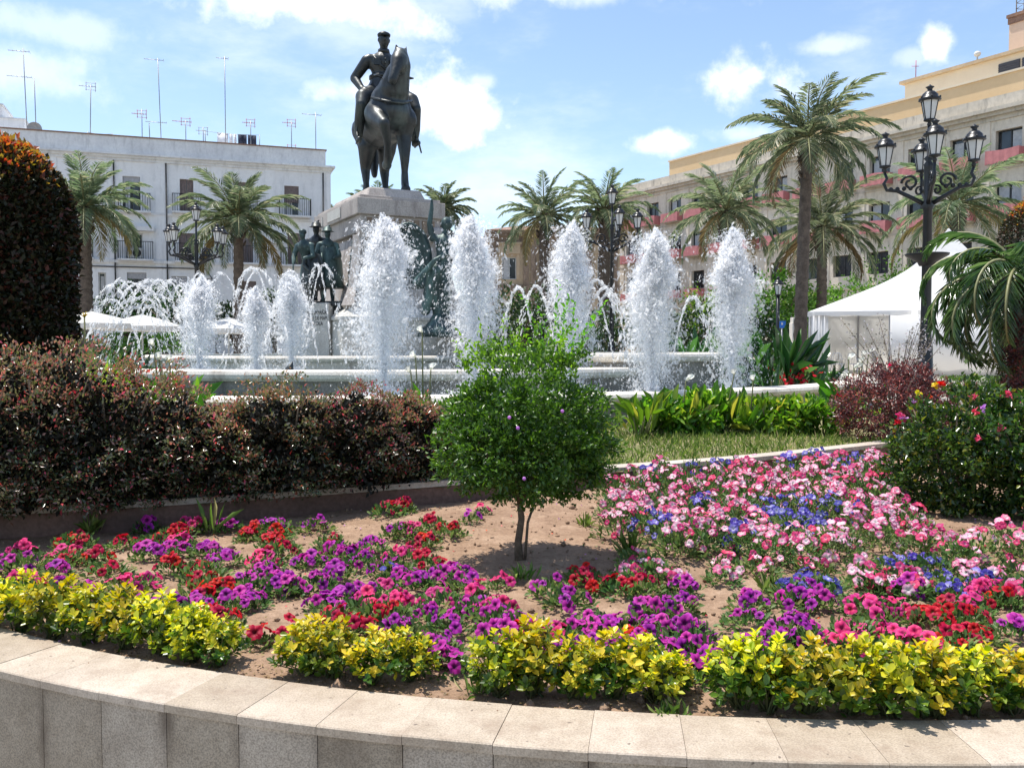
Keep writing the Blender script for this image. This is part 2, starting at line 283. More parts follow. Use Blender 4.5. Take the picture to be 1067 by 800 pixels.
class MB:
    def __init__(s): s.v = []; s.f = []; s.m = []; s.sm = []
    def add(s, vs, fs, mi=0, smooth=False):
        b = len(s.v); s.v += [tuple(x) for x in vs]; s.f += [tuple(i + b for i in f) for f in fs]; s.m += [mi] * len(fs); s.sm += [smooth] * len(fs); return s
    def box(s, c, d, rz=0., mi=0, mat=None, taper=1.0):
        hx, hy, hz = d[0] / 2, d[1] / 2, d[2] / 2; vs = []
        for z, k in ((-hz, 1), (hz, taper)):
            for x, y in ((-hx, -hy), (hx, -hy), (hx, hy), (-hx, hy)):
                X, Y = x * k, y * k
                p = Vector((c[0] + X * cos(rz) - Y * sin(rz), c[1] + X * sin(rz) + Y * cos(rz), c[2] + z))
                if mat is not None: p = mat @ p
                vs.append(p)
        return s.add(vs, [(3, 2, 1, 0), (4, 5, 6, 7), (0, 1, 5, 4), (1, 2, 6, 5), (2, 3, 7, 6), (3, 0, 4, 7)], mi)
    def bx(s, x0, x1, y0, y1, z0, z1, mi=0): return s.box(((x0 + x1) / 2, (y0 + y1) / 2, (z0 + z1) / 2), (x1 - x0, y1 - y0, z1 - z0), 0, mi)
    def tube(s, pts, rad, n=8, mi=0, caps=True, smooth=True, sq=1.0):
        pts = [Vector(p) for p in pts]; k = len(pts)
        if not hasattr(rad, '__len__'): rad = [rad] * k
        b = []; prev = None
        for i, p in enumerate(pts):
            t = (pts[min(i + 1, k - 1)] - pts[max(i - 1, 0)])
            t = t.normalized() if t.length > 1e-9 else Vector((0, 0, 1))
            if prev is None:
                a = Vector((0, 0, 1)) if abs(t.z) < .9 else Vector((1, 0, 0)); nx = t.cross(a).normalized()
            else: nx = (prev - t * prev.dot(t)).normalized()
            prev = nx; ny = t.cross(nx)
            for j in range(n):
                a = 2 * pi * j / n; b.append(p + nx * cos(a) * rad[i] + ny * sin(a) * rad[i] * sq)
        fs = [(i * n + j, i * n + (j + 1) % n, (i + 1) * n + (j + 1) % n, (i + 1) * n + j) for i in range(k - 1) for j in range(n)]
        s.add(b, fs, mi, smooth)
        if caps:
            base = len(s.v) - len(b)
            s.f += [tuple(base + j for j in reversed(range(n))), tuple(base + (k - 1) * n + j for j in range(n))]; s.m += [mi] * 2; s.sm += [False] * 2
        return s
    def lathe(s, prof, n=16, c=(0, 0, 0), mi=0, smooth=True, a0=0., wob=None):
        b = []
        for (r, z) in prof:
            for j in range(n):
                a = a0 + 2 * pi * j / n; rr = r * (wob(a, z) if wob else 1)
                b.append((c[0] + rr * cos(a), c[1] + rr * sin(a), c[2] + z))
        k = len(prof)
        fs = [(i * n + j, i * n + (j + 1) % n, (i + 1) * n + (j + 1) % n, (i + 1) * n + j) for i in range(k - 1) for j in range(n)]
        s.add(b, fs, mi, smooth); base = len(s.v) - len(b)
        if prof[0][0] > 1e-4: s.f.append(tuple(base + j for j in reversed(range(n)))); s.m.append(mi); s.sm.append(False)
        if prof[-1][0] > 1e-4: s.f.append(tuple(base + (k - 1) * n + j for j in range(n))); s.m.append(mi); s.sm.append(False)
        return s
    def ball(s, c, r, n=10, mi=0, mat=None):
        if not hasattr(r, '__len__'): r = (r, r, r)
        prof = [(max(sin(pi * i / (n // 2 + 2)), 0), -cos(pi * i / (n // 2 + 2))) for i in range(n // 2 + 3)]
        prof[0] = (1e-5, -1); prof[-1] = (1e-5, 1); b = []
        for (q, z) in prof:
            for j in range(n):
                a = 2 * pi * j / n; p = Vector((q * cos(a) * r[0], q * sin(a) * r[1], z * r[2]))
                if mat is not None: p = mat @ p
                b.append(p + Vector(c))
        k = len(prof)
        return s.add(b, [(i * n + j, i * n + (j + 1) % n, (i + 1) * n + (j + 1) % n, (i + 1) * n + j) for i in range(k - 1) for j in range(n)], mi, True)
    def mesh(s, name, mats):
        me = bpy.data.meshes.new(name); me.from_pydata([tuple(v) for v in s.v], [], s.f)
        for mm in (mats if isinstance(mats, (list, tuple)) else [mats]): me.materials.append(mm)
        me.polygons.foreach_set('material_index', s.m); me.polygons.foreach_set('use_smooth', s.sm); me.update(); return me
    def build(s, name, mats, parent=None, loc=(0, 0, 0), rot=None, bevel=0.):
        o = link(name, s.mesh(name, mats), parent, loc, rot)
        if bevel:
            md = o.modifiers.new('b', 'BEVEL'); md.width = bevel; md.segments = 2; md.limit_method = 'ANGLE'
        return o

def nrm(a): return a / np.maximum(np.linalg.norm(a, axis=1, keepdims=True), 1e-9)
def leafmesh(name, P, D, Nn, L, W, mat, hi=False, fold=.18, curl=.15, midx=None):
    n = len(P); D = nrm(D); S = nrm(np.cross(D, Nn)); U = np.cross(S, D)
    L = np.broadcast_to(np.asarray(L, float), (n,))[:, None]; W = np.broadcast_to(np.asarray(W, float), (n,))[:, None]
    tip = P + D * L - U * L * curl
    if not hi:
        a = P + D * L * .45 + S * W * .5 + U * W * fold; b = P + D * L * .45 - S * W * .5 + U * W * fold
        V = np.stack([P, a, tip, b], 1).reshape(-1, 3); i = np.arange(n)[:, None] * 4
        Fc = np.concatenate([i + [[0, 1, 2]], i + [[0, 2, 3]]], 1).reshape(-1, 3)
        mi = None if midx is None else np.repeat(midx, 2)
    else:
        a1 = P + D * L * .3 + S * W * .4 + U * W * fold; a2 = P + D * L * .72 + S * W * .46 + U * (W * fold - L * curl * .3)
        b1 = P + D * L * .3 - S * W * .4 + U * W * fold; b2 = P + D * L * .72 - S * W * .46 + U * (W * fold - L * curl * .3)
        V = np.stack([P, a1, a2, tip, b2, b1], 1).reshape(-1, 3); i = np.arange(n)[:, None] * 6
        Fc = np.concatenate([i + [[0, 1, 2, 3]], i + [[0, 3, 4, 5]]], 1).reshape(-1, 4)
        mi = None if midx is None else np.repeat(midx, 2)
    return mesh_np(name, V, Fc, mat, midx=mi)
def blob(n, ells, nclump=60, sig=.12, lo=.55, R=rng, lump=.15):
    """leaf points in clumps near the shells of some ellipsoids (c, r)"""
    wts = np.array([e[1][0] * e[1][1] + e[1][1] * e[1][2] + e[1][0] * e[1][2] for e in ells]); wts /= wts.sum()
    PP, OO = [], []
    for (c, r), w in zip(ells, wts):
        k = max(4, int(nclump * w)); m = max(10, int(n * w)); c = np.array(c); r = np.array(r)
        d = nrm(R.normal(size=(k, 3))); ph = R.uniform(0, 6, 3)
        lm = 1 + lump * np.sin(d[:, 0] * 5 + ph[0]) * np.cos(d[:, 1] * 4 + ph[1]) + lump * .6 * np.sin(d[:, 2] * 7 + ph[2])
        rad = (lo + (1 - lo) * R.uniform(0, 1, k) ** .5) * lm
        cc = d * rad[:, None]
        j = R.integers(0, k, m); q = cc[j] + R.normal(size=(m, 3)) * sig
        PP.append(c + q * r); OO.append(nrm(q / r))
    return np.concatenate(PP), np.concatenate(OO)
def leafy(name, n, ells, L, W, mat, nclump=60, sig=.12, lo=.55, hi=False, up=.35, R=rng, zmin=None, lump=.15, curl=.15):
    P, O = blob(n, ells, nclump, sig, lo, R, lump)
    if zmin is not None: k = P[:, 2] > zmin; P, O = P[k], O[k]
    m = len(P); D = nrm(O * .8 + R.normal(size=(m, 3)) * .6 + np.array([0, 0, up])); Nn = nrm(O * .5 + R.normal(size=(m, 3)) * .55 + np.array([0, 0, .6]))
    return leafmesh(name, P, D, Nn, R.uniform(.7, 1.25, m) * L, R.uniform(.75, 1.2, m) * W, mat, hi, curl=curl)
def organic(name, caps, ells, vox, mat, parent=None, smooth=4, loc=(0, 0, 0), extra=None):
    """one continuous body: overlapping tapered limbs and masses merged into a single skin"""
    mb = extra or MB()
    for c in caps:
        p, r0, q, r1 = Vector(c[0]), c[1], Vector(c[2]), c[3]
        mb.tube([p, p.lerp(q, .5), q], [r0, (r0 + r1) / 2, r1], 12); mb.ball(p, r0, 12); mb.ball(q, r1, 12)
    for e in ells:
        mt = Matrix.Rotation(e[2][0], 3, e[2][1]) if len(e) > 2 else None
        mb.ball(e[0], e[1], 14, mat=mt)
    o = link(name, mb.mesh(name, mat)); md = o.modifiers.new('r', 'REMESH'); md.mode = 'VOXEL'; md.voxel_size = vox; md.use_smooth_shade = True
    s = o.modifiers.new('s', 'SMOOTH'); s.factor = .5; s.iterations = smooth
    dg = bpy.context.evaluated_depsgraph_get(); me = bpy.data.meshes.new_from_object(o.evaluated_get(dg)); me.name = name
    old = o.data; o.modifiers.clear(); o.data = me; bpy.data.meshes.remove(old)
    if not me.materials: me.materials.append(mat)
    me.polygons.foreach_set('use_smooth', [True] * len(me.polygons))
    o.location = loc
    if parent is not None: o.parent = parent
    return o
def text_mesh(s, size, name, mat, parent, loc, rot, ext=.004):
    cu = bpy.data.curves.new(name, 'FONT'); cu.body = s; cu.size = size; cu.extrude = ext; cu.align_x = 'CENTER'
    o = bpy.data.objects.new(name, cu); COL.objects.link(o)
    dg = bpy.context.evaluated_depsgraph_get(); me = bpy.data.meshes.new_from_object(o.evaluated_get(dg)); bpy.data.objects.remove(o)
    me.materials.clear(); me.materials.append(mat); return link(name, me, parent, loc, rot)
ORD = ['first', 'second', 'third', 'fourth', 'fifth', 'sixth', 'seventh', 'eighth', 'ninth', 'tenth', 'eleventh', 'twelfth']
def ordn(i): return ORD[i] if i < 12 else f'{i + 1}th'
# ------------------------------------------------------------ setting: ground, soil, beds
WC = Vector((1.2, 8.9)); RIN, ROUT = 6.245, 6.53
def mb_ground():
    mb = MB(); mb.add([(-900, -300, -.5), (900, -300, -.5), (900, 2000, -.5), (-900, 2000, -.5)], [(0, 1, 2, 3)])
    return tag(mb.build('pavement_ground', M['paving']), kind='structure')
mb_ground()
def polar(R, a, z=0): return Vector((WC.x + R * sin(a), WC.y - R * cos(a), z))
A0, A1 = radians(-62), radians(62)
# curb of the upper bed (plan polyline, swept)
CURB = [(-14, 4.2), (-8, 4.55), (-5, 4.95), (-3.6, 5.2), (-2.55, 5.53), (-1.36, 6.06), (-.3, 6.6), (.81, 7.2), (2.1, 7.9), (3.5, 8.9), (4.6, 9.75), (6.5, 10.9), (12, 13.5)]
def curb_y(x):
    for (x0, y0), (x1, y1) in zip(CURB, CURB[1:]):
        if x <= x1: return y0 + (y1 - y0) * (x - x0) / (x1 - x0)
    return CURB[-1][1]
FC = Vector((-3.0, 20.8)); RO, RI = 10.4, 6.9
def vnoise(x, y, s=0.):
    return (np.sin(x * 2.1 + s) * np.cos(y * 2.7 - s) + .5 * np.sin(x * 5.3 + 1.3 + s) * np.cos(y * 4.9 + s) + .3 * np.sin(x * 11.7 + y * 3.1) * np.cos(y * 12.3 - x * 2.2)
            + .22 * np.sin(x * 23 + 2 * np.sin(y * 9)) * np.cos(y * 27 + np.sin(x * 13)) + .16 * np.sin(x * 51 + 3 * np.sin(y * 17)) * np.sin(y * 47 + 2 * np.cos(x * 21)))
def soil_h(x, y): return -.025 + .014 * vnoise(x, y) + .005 * np.sin(x * 71 + 4 * np.sin(y * 29)) * np.sin(y * 67 + 3 * np.cos(x * 31)) + .03 * np.exp(-((x + .2) ** 2 + (y - 5.9) ** 2) / .8)
def grid_sheet(name, x0, x1, y0, y1, st, hf, keep, mat):
    xs = np.arange(x0, x1 + st, st); ys = np.arange(y0, y1 + st, st); X, Y = np.meshgrid(xs, ys); Z = hf(X, Y)
    V = np.stack([X, Y, Z], -1).reshape(-1, 3); nx = len(xs); ny = len(ys)
    i = (np.arange(ny - 1)[:, None] * nx + np.arange(nx - 1)[None]).ravel(); Fc = np.stack([i, i + 1, i + 1 + nx, i + nx], 1)
    c = V[Fc].mean(1); Fc = Fc[keep(c[:, 0], c[:, 1])]
    u, inv = np.unique(Fc, return_inverse=True); V = V[u]; Fc = inv.reshape(-1, 4)
    return link(name, mesh_np(name, V, Fc, mat, smooth=True))
cyv = np.vectorize(curb_y)
def keep_soil(x, y):
    d = np.hypot(x - WC.x, y - WC.y); return (d < RIN + .06) & (y < cyv(x) + .1)
tag(grid_sheet('flower_bed_soil', -5.2, 7.7, 2.5, 10.5, .028, soil_h, keep_soil, M['soil']), kind='structure')
def keep_up(x, y): return (y > cyv(x) - .02) & (np.hypot(x - FC.x, y - FC.y) > RO - .15) & (y < 14.2) & (x > -8) & (x < 9)
tag(grid_sheet('upper_bed_lawn', -8, 9, 4.3, 14.3, .08, lambda x, y: .115 + .012 * vnoise(x, y, 2), keep_up, M['lawn_soil']), kind='structure')
# plaza level: ring round the beds, reaching far behind
mb = MB(); vs = [(-60, 5, -.02), (-14, 4.6, -.02)] + [(x, y + .1, -.02) for x, y in CURB[1:-1]] + [(60, 14, -.02), (320, 400, -.02), (-320, 400, -.02)]
mb.add(vs, [tuple(range(len(vs)))]); tag(mb.build('plaza_ground', M['paving']), kind='structure')
# ---- granite wall of the flower bed
w = thing('flower_bed_wall', 'low curved granite wall with pale stone coping around the flower bed', 'wall', (0, 0, 0))
STEP = .0407; A_J = -.1933
cp = MB(); fa = MB(); uvs = []
k0, k1 = int((A0 - A_J) / STEP), int((A1 - A_J) / STEP)
for k in range(k0, k1):
    a, b = A_J + k * STEP + .00012, A_J + (k + 1) * STEP - .00012; jz = random.uniform(-.0012, .0012)
    vs = []; n = 4
    for i in range(n + 1):
        t = a + (b - a) * i / n
        for R, z in ((RIN, 0), (ROUT - .004, 0), (ROUT, -.004), (ROUT, -.028), (RIN, -.028)): vs.append(polar(R, t, z + jz))
    fs = []
    for i in range(n):
        for j in range(5): fs.append((i * 5 + j, i * 5 + (j + 1) % 5, (i + 1) * 5 + (j + 1) % 5, (i + 1) * 5 + j))
    fs += [tuple(reversed(range(5))), tuple(n * 5 + j for j in range(5))]; cp.add(vs, fs)
    a, b = A_J + k * STEP + .00022, A_J + (k + 1) * STEP - .00022; Rf = ROUT - .009
    vs = []
    for i in range(n + 1):
        t = a + (b - a) * i / n
        vs += [polar(Rf, t, -.03), polar(Rf, t, -.52), polar(Rf - .2, t, -.52), polar(Rf - .2, t, -.03)]
    fs = []
    for i in range(n):
        for j in range(4): fs.append((i * 4 + j, i * 4 + (j + 1) % 4, (i + 1) * 4 + (j + 1) % 4, (i + 1) * 4 + j))
    fs += [(3, 2, 1, 0), tuple(n * 4 + j for j in range(4))]
    fa.add(vs, fs)
    for i in range(n):
        for j in range(4): uvs += [(i / n, 1 if j in (0, 3) else 0), (i / n, 0 if j in (0,) else 1), ((i + 1) / n, 0 if j in (0,) else 1), ((i + 1) / n, 1 if j in (0, 3) else 0)]
    uvs += [(0, 0)] * 8
cp.build('coping', M['coping'], w)
fo = fa.build('granite_face', M['granite'], w)
uvl = fo.data.uv_layers.new(name='UVMap'); uvl.data.foreach_set('uv', np.array(uvs, dtype=np.float32).ravel())
bk = MB(); vs = []; n = 60
for i in range(n + 1):
    t = A0 + (A1 - A0) * i / n; vs += [polar(RIN + .06, t, -.034), polar(ROUT - .03, t, -.034), polar(ROUT - .03, t, -.52), polar(RIN + .06, t, -.52)]
bk.add(vs, [(i * 4 + j, i * 4 + (j + 1) % 4, (i + 1) * 4 + (j + 1) % 4, (i + 1) * 4 + j) for i in range(n) for j in range(4)])
bk.build('mortar_core', M['curb_side'], w)
# ---- inner curb
cu = thing('garden_curb', 'reddish retaining curb with pale stone top between flower bed and hedge', 'curb', (0, 0, 0))
def sweep(mb, path, prof, mi=0):
    P = [Vector((x, y, 0)) for x, y in path]; vs = []; k = len(prof)
    for i, p in enumerate(P):
        t = (P[min(i + 1, len(P) - 1)] - P[max(0, i - 1)]).normalized(); nn = Vector((t.y, -t.x, 0))
        vs += [p + nn * o + Vector((0, 0, z)) for o, z in prof]
    mb.add(vs, [(i * k + j, i * k + (j + 1) % k, (i + 1) * k + (j + 1) % k, (i + 1) * k + j) for i in range(len(P) - 1) for j in range(k)], mi)
def dense(path, m=6):
    out = []; P = [Vector((x, y)) for x, y in path]
    for i in range(len(P) - 1):
        a, b, c, d = P[max(i - 1, 0)], P[i], P[i + 1], P[min(i + 2, len(P) - 1)]
        for j in range(m):
            t = j / m; q = .5 * ((2 * b) + (c - a) * t + (2 * a - 5 * b + 4 * c - d) * t * t + (3 * b - a - 3 * c + d) * t ** 3); out.append((q.x, q.y))
    out.append((P[-1].x, P[-1].y)); return out
mb = MB(); sweep(mb, dense(CURB), [(0, -.08), (0, .108), (-.12, .108), (-.12, -.08)]); mb.build('curb_face', M['curb_side'], cu)
mb = MB(); sweep(mb, dense(CURB), [(.012, .11), (.012, .148), (-.15, .15), (-.15, .11)]); mb.build('curb_top', M['curb_top'], cu)
# ---- clods and grit on the soil, litter
n = 6500; px = rng.uniform(-3.4, 4.4, n); py = rng.uniform(2.65, 8.5, n); kk = keep_soil(px, py + .15); px, py = px[kk], py[kk]; n = len(px)
cube = np.array([[1, 0, 0], [-1, 0, 0], [0, 1, 0], [0, -1, 0], [0, 0, 1], [0, 0, -1]], float); of = np.array([[0, 2, 4], [2, 1, 4], [1, 3, 4], [3, 0, 4], [2, 0, 5], [1, 2, 5], [3, 1, 5], [0, 3, 5]])
sz = rng.gamma(1.6, .0034, n) + .0025
V = cube[None] * rng.uniform(.55, 1.3, (n, 6, 1)) * sz[:, None, None] + np.stack([px, py, soil_h(px, py) + sz * .3], -1)[:, None]
tag(link('soil_clods', mesh_np('soil_clods', V.reshape(-1, 3), (of[None] + np.arange(n)[:, None, None] * 6).reshape(-1, 3), M['soil'])), 'loose clods and grit scattered over the brown flower bed soil', 'soil clods', kind='stuff')
n = 1100; aa = rng.uniform(-.75, .45, n); rr = RIN - .02 - np.abs(rng.normal(0, .12, n)); P = np.stack([WC.x + rr * np.sin(aa), WC.y - rr * np.cos(aa), np.zeros(n)], 1); P[:, 2] = soil_h(P[:, 0], P[:, 1]) + .006
tag(link('fallen_leaves', leafmesh('fallen_leaves', P, rng.normal(size=(n, 3)) * [1, 1, .15], np.tile([0, 0, 1.], (n, 1)) + rng.normal(size=(n, 3)) * .3, .016, .008, M['palm_old'])), 'dry leaf litter lying along the inner edge of the coping', 'leaf litter', kind='stuff')
n = 900; px = rng.uniform(-3, 4.2, n); py = rng.uniform(2.9, 7.5, n); kk = keep_soil(px, py + .2); px, py = px[kk], py[kk]; n = len(px); P = np.stack([px, py, soil_h(px, py) + .008], 1)
tag(link('fallen_petals', leafmesh('fallen_petals', P, rng.normal(size=(n, 3)) * [1, 1, .1], np.tile([0, 0, 1.], (n, 1)) + rng.normal(size=(n, 3)) * .3, .013, .012, [M['pink_petal'], M['red_petal'], M['mauve_petal'], M['palm_old'], M['petunia_leaf']], hi=True, midx=rng.choice([0, 1, 2, 3, 3, 4], n))), 'dropped petals and withered leaves strewn over the flower bed soil', 'fallen petals', kind='stuff')
# ---- drip hose
for_h = lambda p: Vector((p.x, p.y, float(soil_h(p.x, p.y)) + .014))
hp = [polar(5.93, a, .012) for a in np.linspace(-.62, -.2, 12)] + [polar(5.86 - .9 * max(0, (a + .05)), a, .012) for a in np.linspace(-.12, .75, 24)]
hp = [for_h(p) for p in hp]
ho = thing('irrigation_hose', 'brown twin drip hose lying on the soil behind the yellow shrubs', 'hose')
for d in (0, .03):
    mb = MB(); mb.tube([p + Vector((.004 * sin(i), d + .006 * sin(i * 1.7), 0)) for i, p in enumerate(hp)], .008, 8); mb.build('pipe', M['hose'], ho)

# ---- grass on the upper bed
n = 15000; px = rng.uniform(-.6, 5.2, n); py = rng.uniform(6.8, 12, n); kk = (py > cyv(px) + .2) & (np.hypot(px - FC.x, py - FC.y) > RO + .0) & ~((py > 9.9) & (px > 3.2)); px, py = px[kk], py[kk]; n = len(px)
P = np.stack([px, py, np.full(n, .11)], 1); D = rng.normal(size=(n, 3)) * .45 + [0, 0, 1]
tag(link('grass', leafmesh('grass', P, D, rng.normal(size=(n, 3)), rng.uniform(.04, .12, n), .007, M['grass'], curl=.3)), 'thin green and straw coloured grass behind the pale curb', 'grass', kind='stuff')

# ------------------------------------------------------------ yellow edging shrubs
eu_meshes = []
for v in range(5):
    R = np.random.default_rng(40 + v); k = 66; d = nrm(R.normal(size=(k, 3)) * [1, 1, .8] + [0, 0, .45]); d[:, 2] = np.abs(d[:, 2])
    rr = R.uniform(.55, 1.0, k)[:, None]; C = d * rr * np.array([.135, .115, .175]) + [0, 0, .055]
    P, D, Nn, L = [], [], [], []
    P2, D2, N2, L2 = [], [], [], []
    for c, dd in zip(C, d):
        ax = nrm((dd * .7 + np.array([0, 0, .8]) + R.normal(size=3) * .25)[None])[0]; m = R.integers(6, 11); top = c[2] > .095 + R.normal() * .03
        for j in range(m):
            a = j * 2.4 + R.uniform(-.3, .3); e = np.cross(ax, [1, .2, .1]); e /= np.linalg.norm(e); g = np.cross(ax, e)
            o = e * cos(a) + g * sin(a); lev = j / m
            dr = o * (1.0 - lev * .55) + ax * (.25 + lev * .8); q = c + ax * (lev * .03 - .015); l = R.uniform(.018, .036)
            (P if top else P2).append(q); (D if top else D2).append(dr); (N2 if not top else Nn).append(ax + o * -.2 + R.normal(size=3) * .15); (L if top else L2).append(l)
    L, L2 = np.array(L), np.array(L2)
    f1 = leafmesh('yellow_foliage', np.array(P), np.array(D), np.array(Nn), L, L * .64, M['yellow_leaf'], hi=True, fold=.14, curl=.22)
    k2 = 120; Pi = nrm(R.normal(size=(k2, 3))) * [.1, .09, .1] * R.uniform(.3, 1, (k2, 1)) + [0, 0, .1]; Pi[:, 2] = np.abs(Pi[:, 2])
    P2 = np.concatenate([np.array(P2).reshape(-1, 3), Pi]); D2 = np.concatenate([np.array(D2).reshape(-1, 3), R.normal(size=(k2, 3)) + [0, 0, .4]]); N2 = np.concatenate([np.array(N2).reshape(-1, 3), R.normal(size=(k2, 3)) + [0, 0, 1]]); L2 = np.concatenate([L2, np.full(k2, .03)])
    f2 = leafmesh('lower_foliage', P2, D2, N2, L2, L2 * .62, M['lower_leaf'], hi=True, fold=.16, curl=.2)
    mb = MB()
    for c in C[::2]: mb.tube([(0 + R.normal() * .015, R.normal() * .015, -.03), (c[0] * .4, c[1] * .4, c[2] * .45), tuple(c)], [.0035, .003, .0018], 5)
    eu_meshes.append((f1, f2, mb.mesh('stems', M['stem'])))
eu = [(-12, 648), (22, 655), (58, 662), (95, 668), (132, 674), (170, 681), (200, 688), (228, 692), (322, 702), (348, 706), (388, 710), (428, 708), (521, 722), (556, 720), (598, 726), (640, 724), (682, 728), (704, 722),
      (768, 734), (800, 737), (842, 741), (884, 743), (926, 744), (968, 744), (1010, 742), (1050, 740), (1088, 738)]
for i, (u, v) in enumerate(eu):
    b = atZ(u, v - 6, 0); sc = {17: .62, 11: .8, 7: .9, 14: .95, 0: 1.0}.get(i, random.uniform(.95, 1.12))
    if i >= 18: sc *= 1.08
    o = thing('edging_shrub', f'low yellow and green leaved edging shrub, {ordn(i)} from the left along the coping', 'shrub', (b.x, b.y, -.02), random.uniform(0, 6.28), 'yellow edging shrubs along the coping')
    sc *= .96; o.scale = (sc, sc, sc * .95 * random.uniform(.93, 1.08)); ms = eu_meshes[i % 5]
    link('yellow_foliage', ms[0], o); link('lower_foliage', ms[1], o); link('stems', ms[2], o)

# ------------------------------------------------------------ petunias
def blossom(v, mats):
    R = np.random.default_rng(v); ns, rings = 25, [(.0, -.35, 0.), (.12, -.28, .0), (.28, -.06, .25), (.62, .05, .6), (1., .0, 1.)]
    V, rad = [], []; ph = R.uniform(0, 6)
    for (r, z, q) in rings:
        for j in range(ns):
            a = 2 * pi * j / ns; lob = 1 - .1 * q * (1 - abs(sin(2.5 * a + ph)) ** .6) * 1.6 + .04 * q * sin(9 * a + ph)
            V.append((r * lob * cos(a), r * lob * sin(a), z + q * (.09 * sin(5 * a + ph) + .06 * sin(8 * a + 2 * ph) + .03 * R.normal()) - q * q * .06)); rad.append(r)
    Fc = [(i * ns + j, i * ns + (j + 1) % ns, (i + 1) * ns + (j + 1) % ns, (i + 1) * ns + j) for i in range(4) for j in range(ns)]
    me = mesh_np('blossom', np.array(V), np.array(Fc), mats, smooth=True); at = me.attributes.new('rad', 'FLOAT', 'POINT'); at.data.foreach_set('value', np.array(rad, dtype=np.float32)); return me
BL = {c: [blossom(i * 7 + j, m) for i in range(3) for j, m in enumerate(ms)] for c, ms in PET.items()}
pf = []
for v in range(7):
    R = np.random.default_rng(90 + v); k = 170 if v < 4 else 230; rx = .105 if v < 4 else .125; hz = .055 if v < 4 else .14
    P = nrm(R.normal(size=(k, 3))) * R.uniform(.3, 1, (k, 1)) ** .5 * [rx, rx, hz]; P[:, 2] = np.abs(P[:, 2]) + .004
    D = nrm(P / [rx, rx, hz]) + R.normal(size=(k, 3)) * .5 + [0, 0, .35]; L = R.uniform(.02, .036, k)
    pf.append(leafmesh('foliage', P, D, R.normal(size=(k, 3)) * .5 + [0, 0, 1], L, L * (.5 if v < 4 else .42), M['petunia_leaf'], hi=True, fold=.12))
PL = {
'P': [(26,558),(69,562),(21,588),(124,590),(146,586),(186,550),(426,541),(419,560),(415,609),(381,609),(460,609),(497,597),(520,586),(512,616),(503,521),(581,639),(903,611),(914,621),(893,635),(921,635),(875,642),(942,646),(938,614),(960,653),(1019,600),(1030,595),(1012,614),(396,598)],
'M': [(4,573),(24,574),(58,577),(154,562),(66,592),(90,596),(184,558),(217,558),(234,565),(184,609),(169,616),(210,612),(240,612),(259,592),(277,579),(292,594),(285,536),(144,610),(259,607),(278,577),(295,590),(276,537),(362,560),(374,566),(347,558),(351,578),(379,599),(351,601),(340,609),(331,590),(415,541),(490,530),(419,579),(430,588),(404,573),(441,622),(415,640),(458,584),(475,578),(482,590),(467,631),(456,652),(462,664),(494,612),(520,625),(531,641),(542,631),(529,634),(520,641),(576,597),(593,605),(607,631),(623,628),(630,637),(597,654),(627,650),(649,629),(578,657),(682,611),(711,592),(705,607),(675,624),(688,634),(711,637),(727,635),(740,649),(701,654),(724,655),(724,672),(745,667),(779,620),(776,650),(792,646),(781,606),(812,639),(840,639),(830,628),(840,595),(854,607),(828,604),(951,592),(1057,639),(663,646),(322,563)],
'R': [(77,567),(127,551),(112,577),(101,564),(45,596),(180,575),(184,542),(161,550),(212,579),(208,592),(217,599),(232,597),(225,625),(285,549),(259,541),(270,642),(287,541),(265,539),(419,520),(441,549),(404,524),(449,535),(467,541),(351,627),(377,633),(396,624),(542,638),(607,581),(614,586),(643,591),(671,592),(659,644),(968,623),(987,616),(1005,623),(991,644),(1019,641),(1043,606),(301,639),(345,550)],
'K': [(666,558),(656,569),(679,563),(698,571),(711,546),(727,543),(753,569),(757,556),(802,548),(896,572),(917,572),(942,565),(1001,553),(1047,541),(1040,572),(1057,562),(931,574),(645,505),(652,520),(660,492),(675,498),(668,515),(1020,550),(1062,585),(640,530),(690,486)],
'B': [(772,544),(826,583),(845,573),(861,578),(970,560),(980,572),(991,583),(1026,572),(928,557),(949,557),(676,486),(735,512),(845,474),(856,470),(405,566)],
}
# dense drift on the right: fill by spacing
acc = [atZ(u, v, .1).xy for c in 'KB' for u, v in PL[c]]
top = [(640, 497), (700, 492), (760, 478), (850, 466), (905, 455), (920, 462), (935, 490), (950, 520), (985, 540), (1080, 545)]
bot = [(640, 525), (700, 550), (780, 560), (860, 572), (960, 580), (1080, 592)]
def itp(tab, u): return float(np.interp(u, [a for a, _ in tab], [b for _, b in tab]))
RR = random.Random(5)
ex = [atZ(u, v, .1).xy for c in 'PMR' for u, v in PL[c]]
for _ in range(3000):
    u = RR.uniform(-10, 640); v = RR.uniform(530, 640)
    if u > 470 and v < 598 or (u > 330 and v < 548) or (u < 150 and v < 552): continue
    p = atZ(u, v, .1).xy
    if min((p - q).length for q in ex) < .215 or (p - Vector((.03, 4.8))).length < .42 or RIN - (p - WC).length < .62: continue
    ex.append(p); PL[RR.choice('MMMMRRP')].append((u, v))
for _ in range(9000):
    u = RR.uniform(638, 1080); v = RR.uniform(455, 592)
    if not itp(top, u) < v < itp(bot, u): continue
    p = atZ(u, v, .12).xy
    if min((p - q).length for q in acc) < .165 or p.y > curb_y(p.x) - .12: continue
    acc.append(p); blue = (abs(v - 524) < 10 and 795 < u < 875) or RR.random() < .1
    PL['B' if blue else 'K'].append((u, v))
CN = {'P': 'hot pink', 'M': 'purple', 'R': 'red', 'K': 'pink and white', 'B': 'blue violet'}
plants = []
for c, l in PL.items():
    for (u, v) in l:
        h = .16 if c in 'KB' else .1
        p = atZ(u, v, h); plants.append([c, p, u, v])
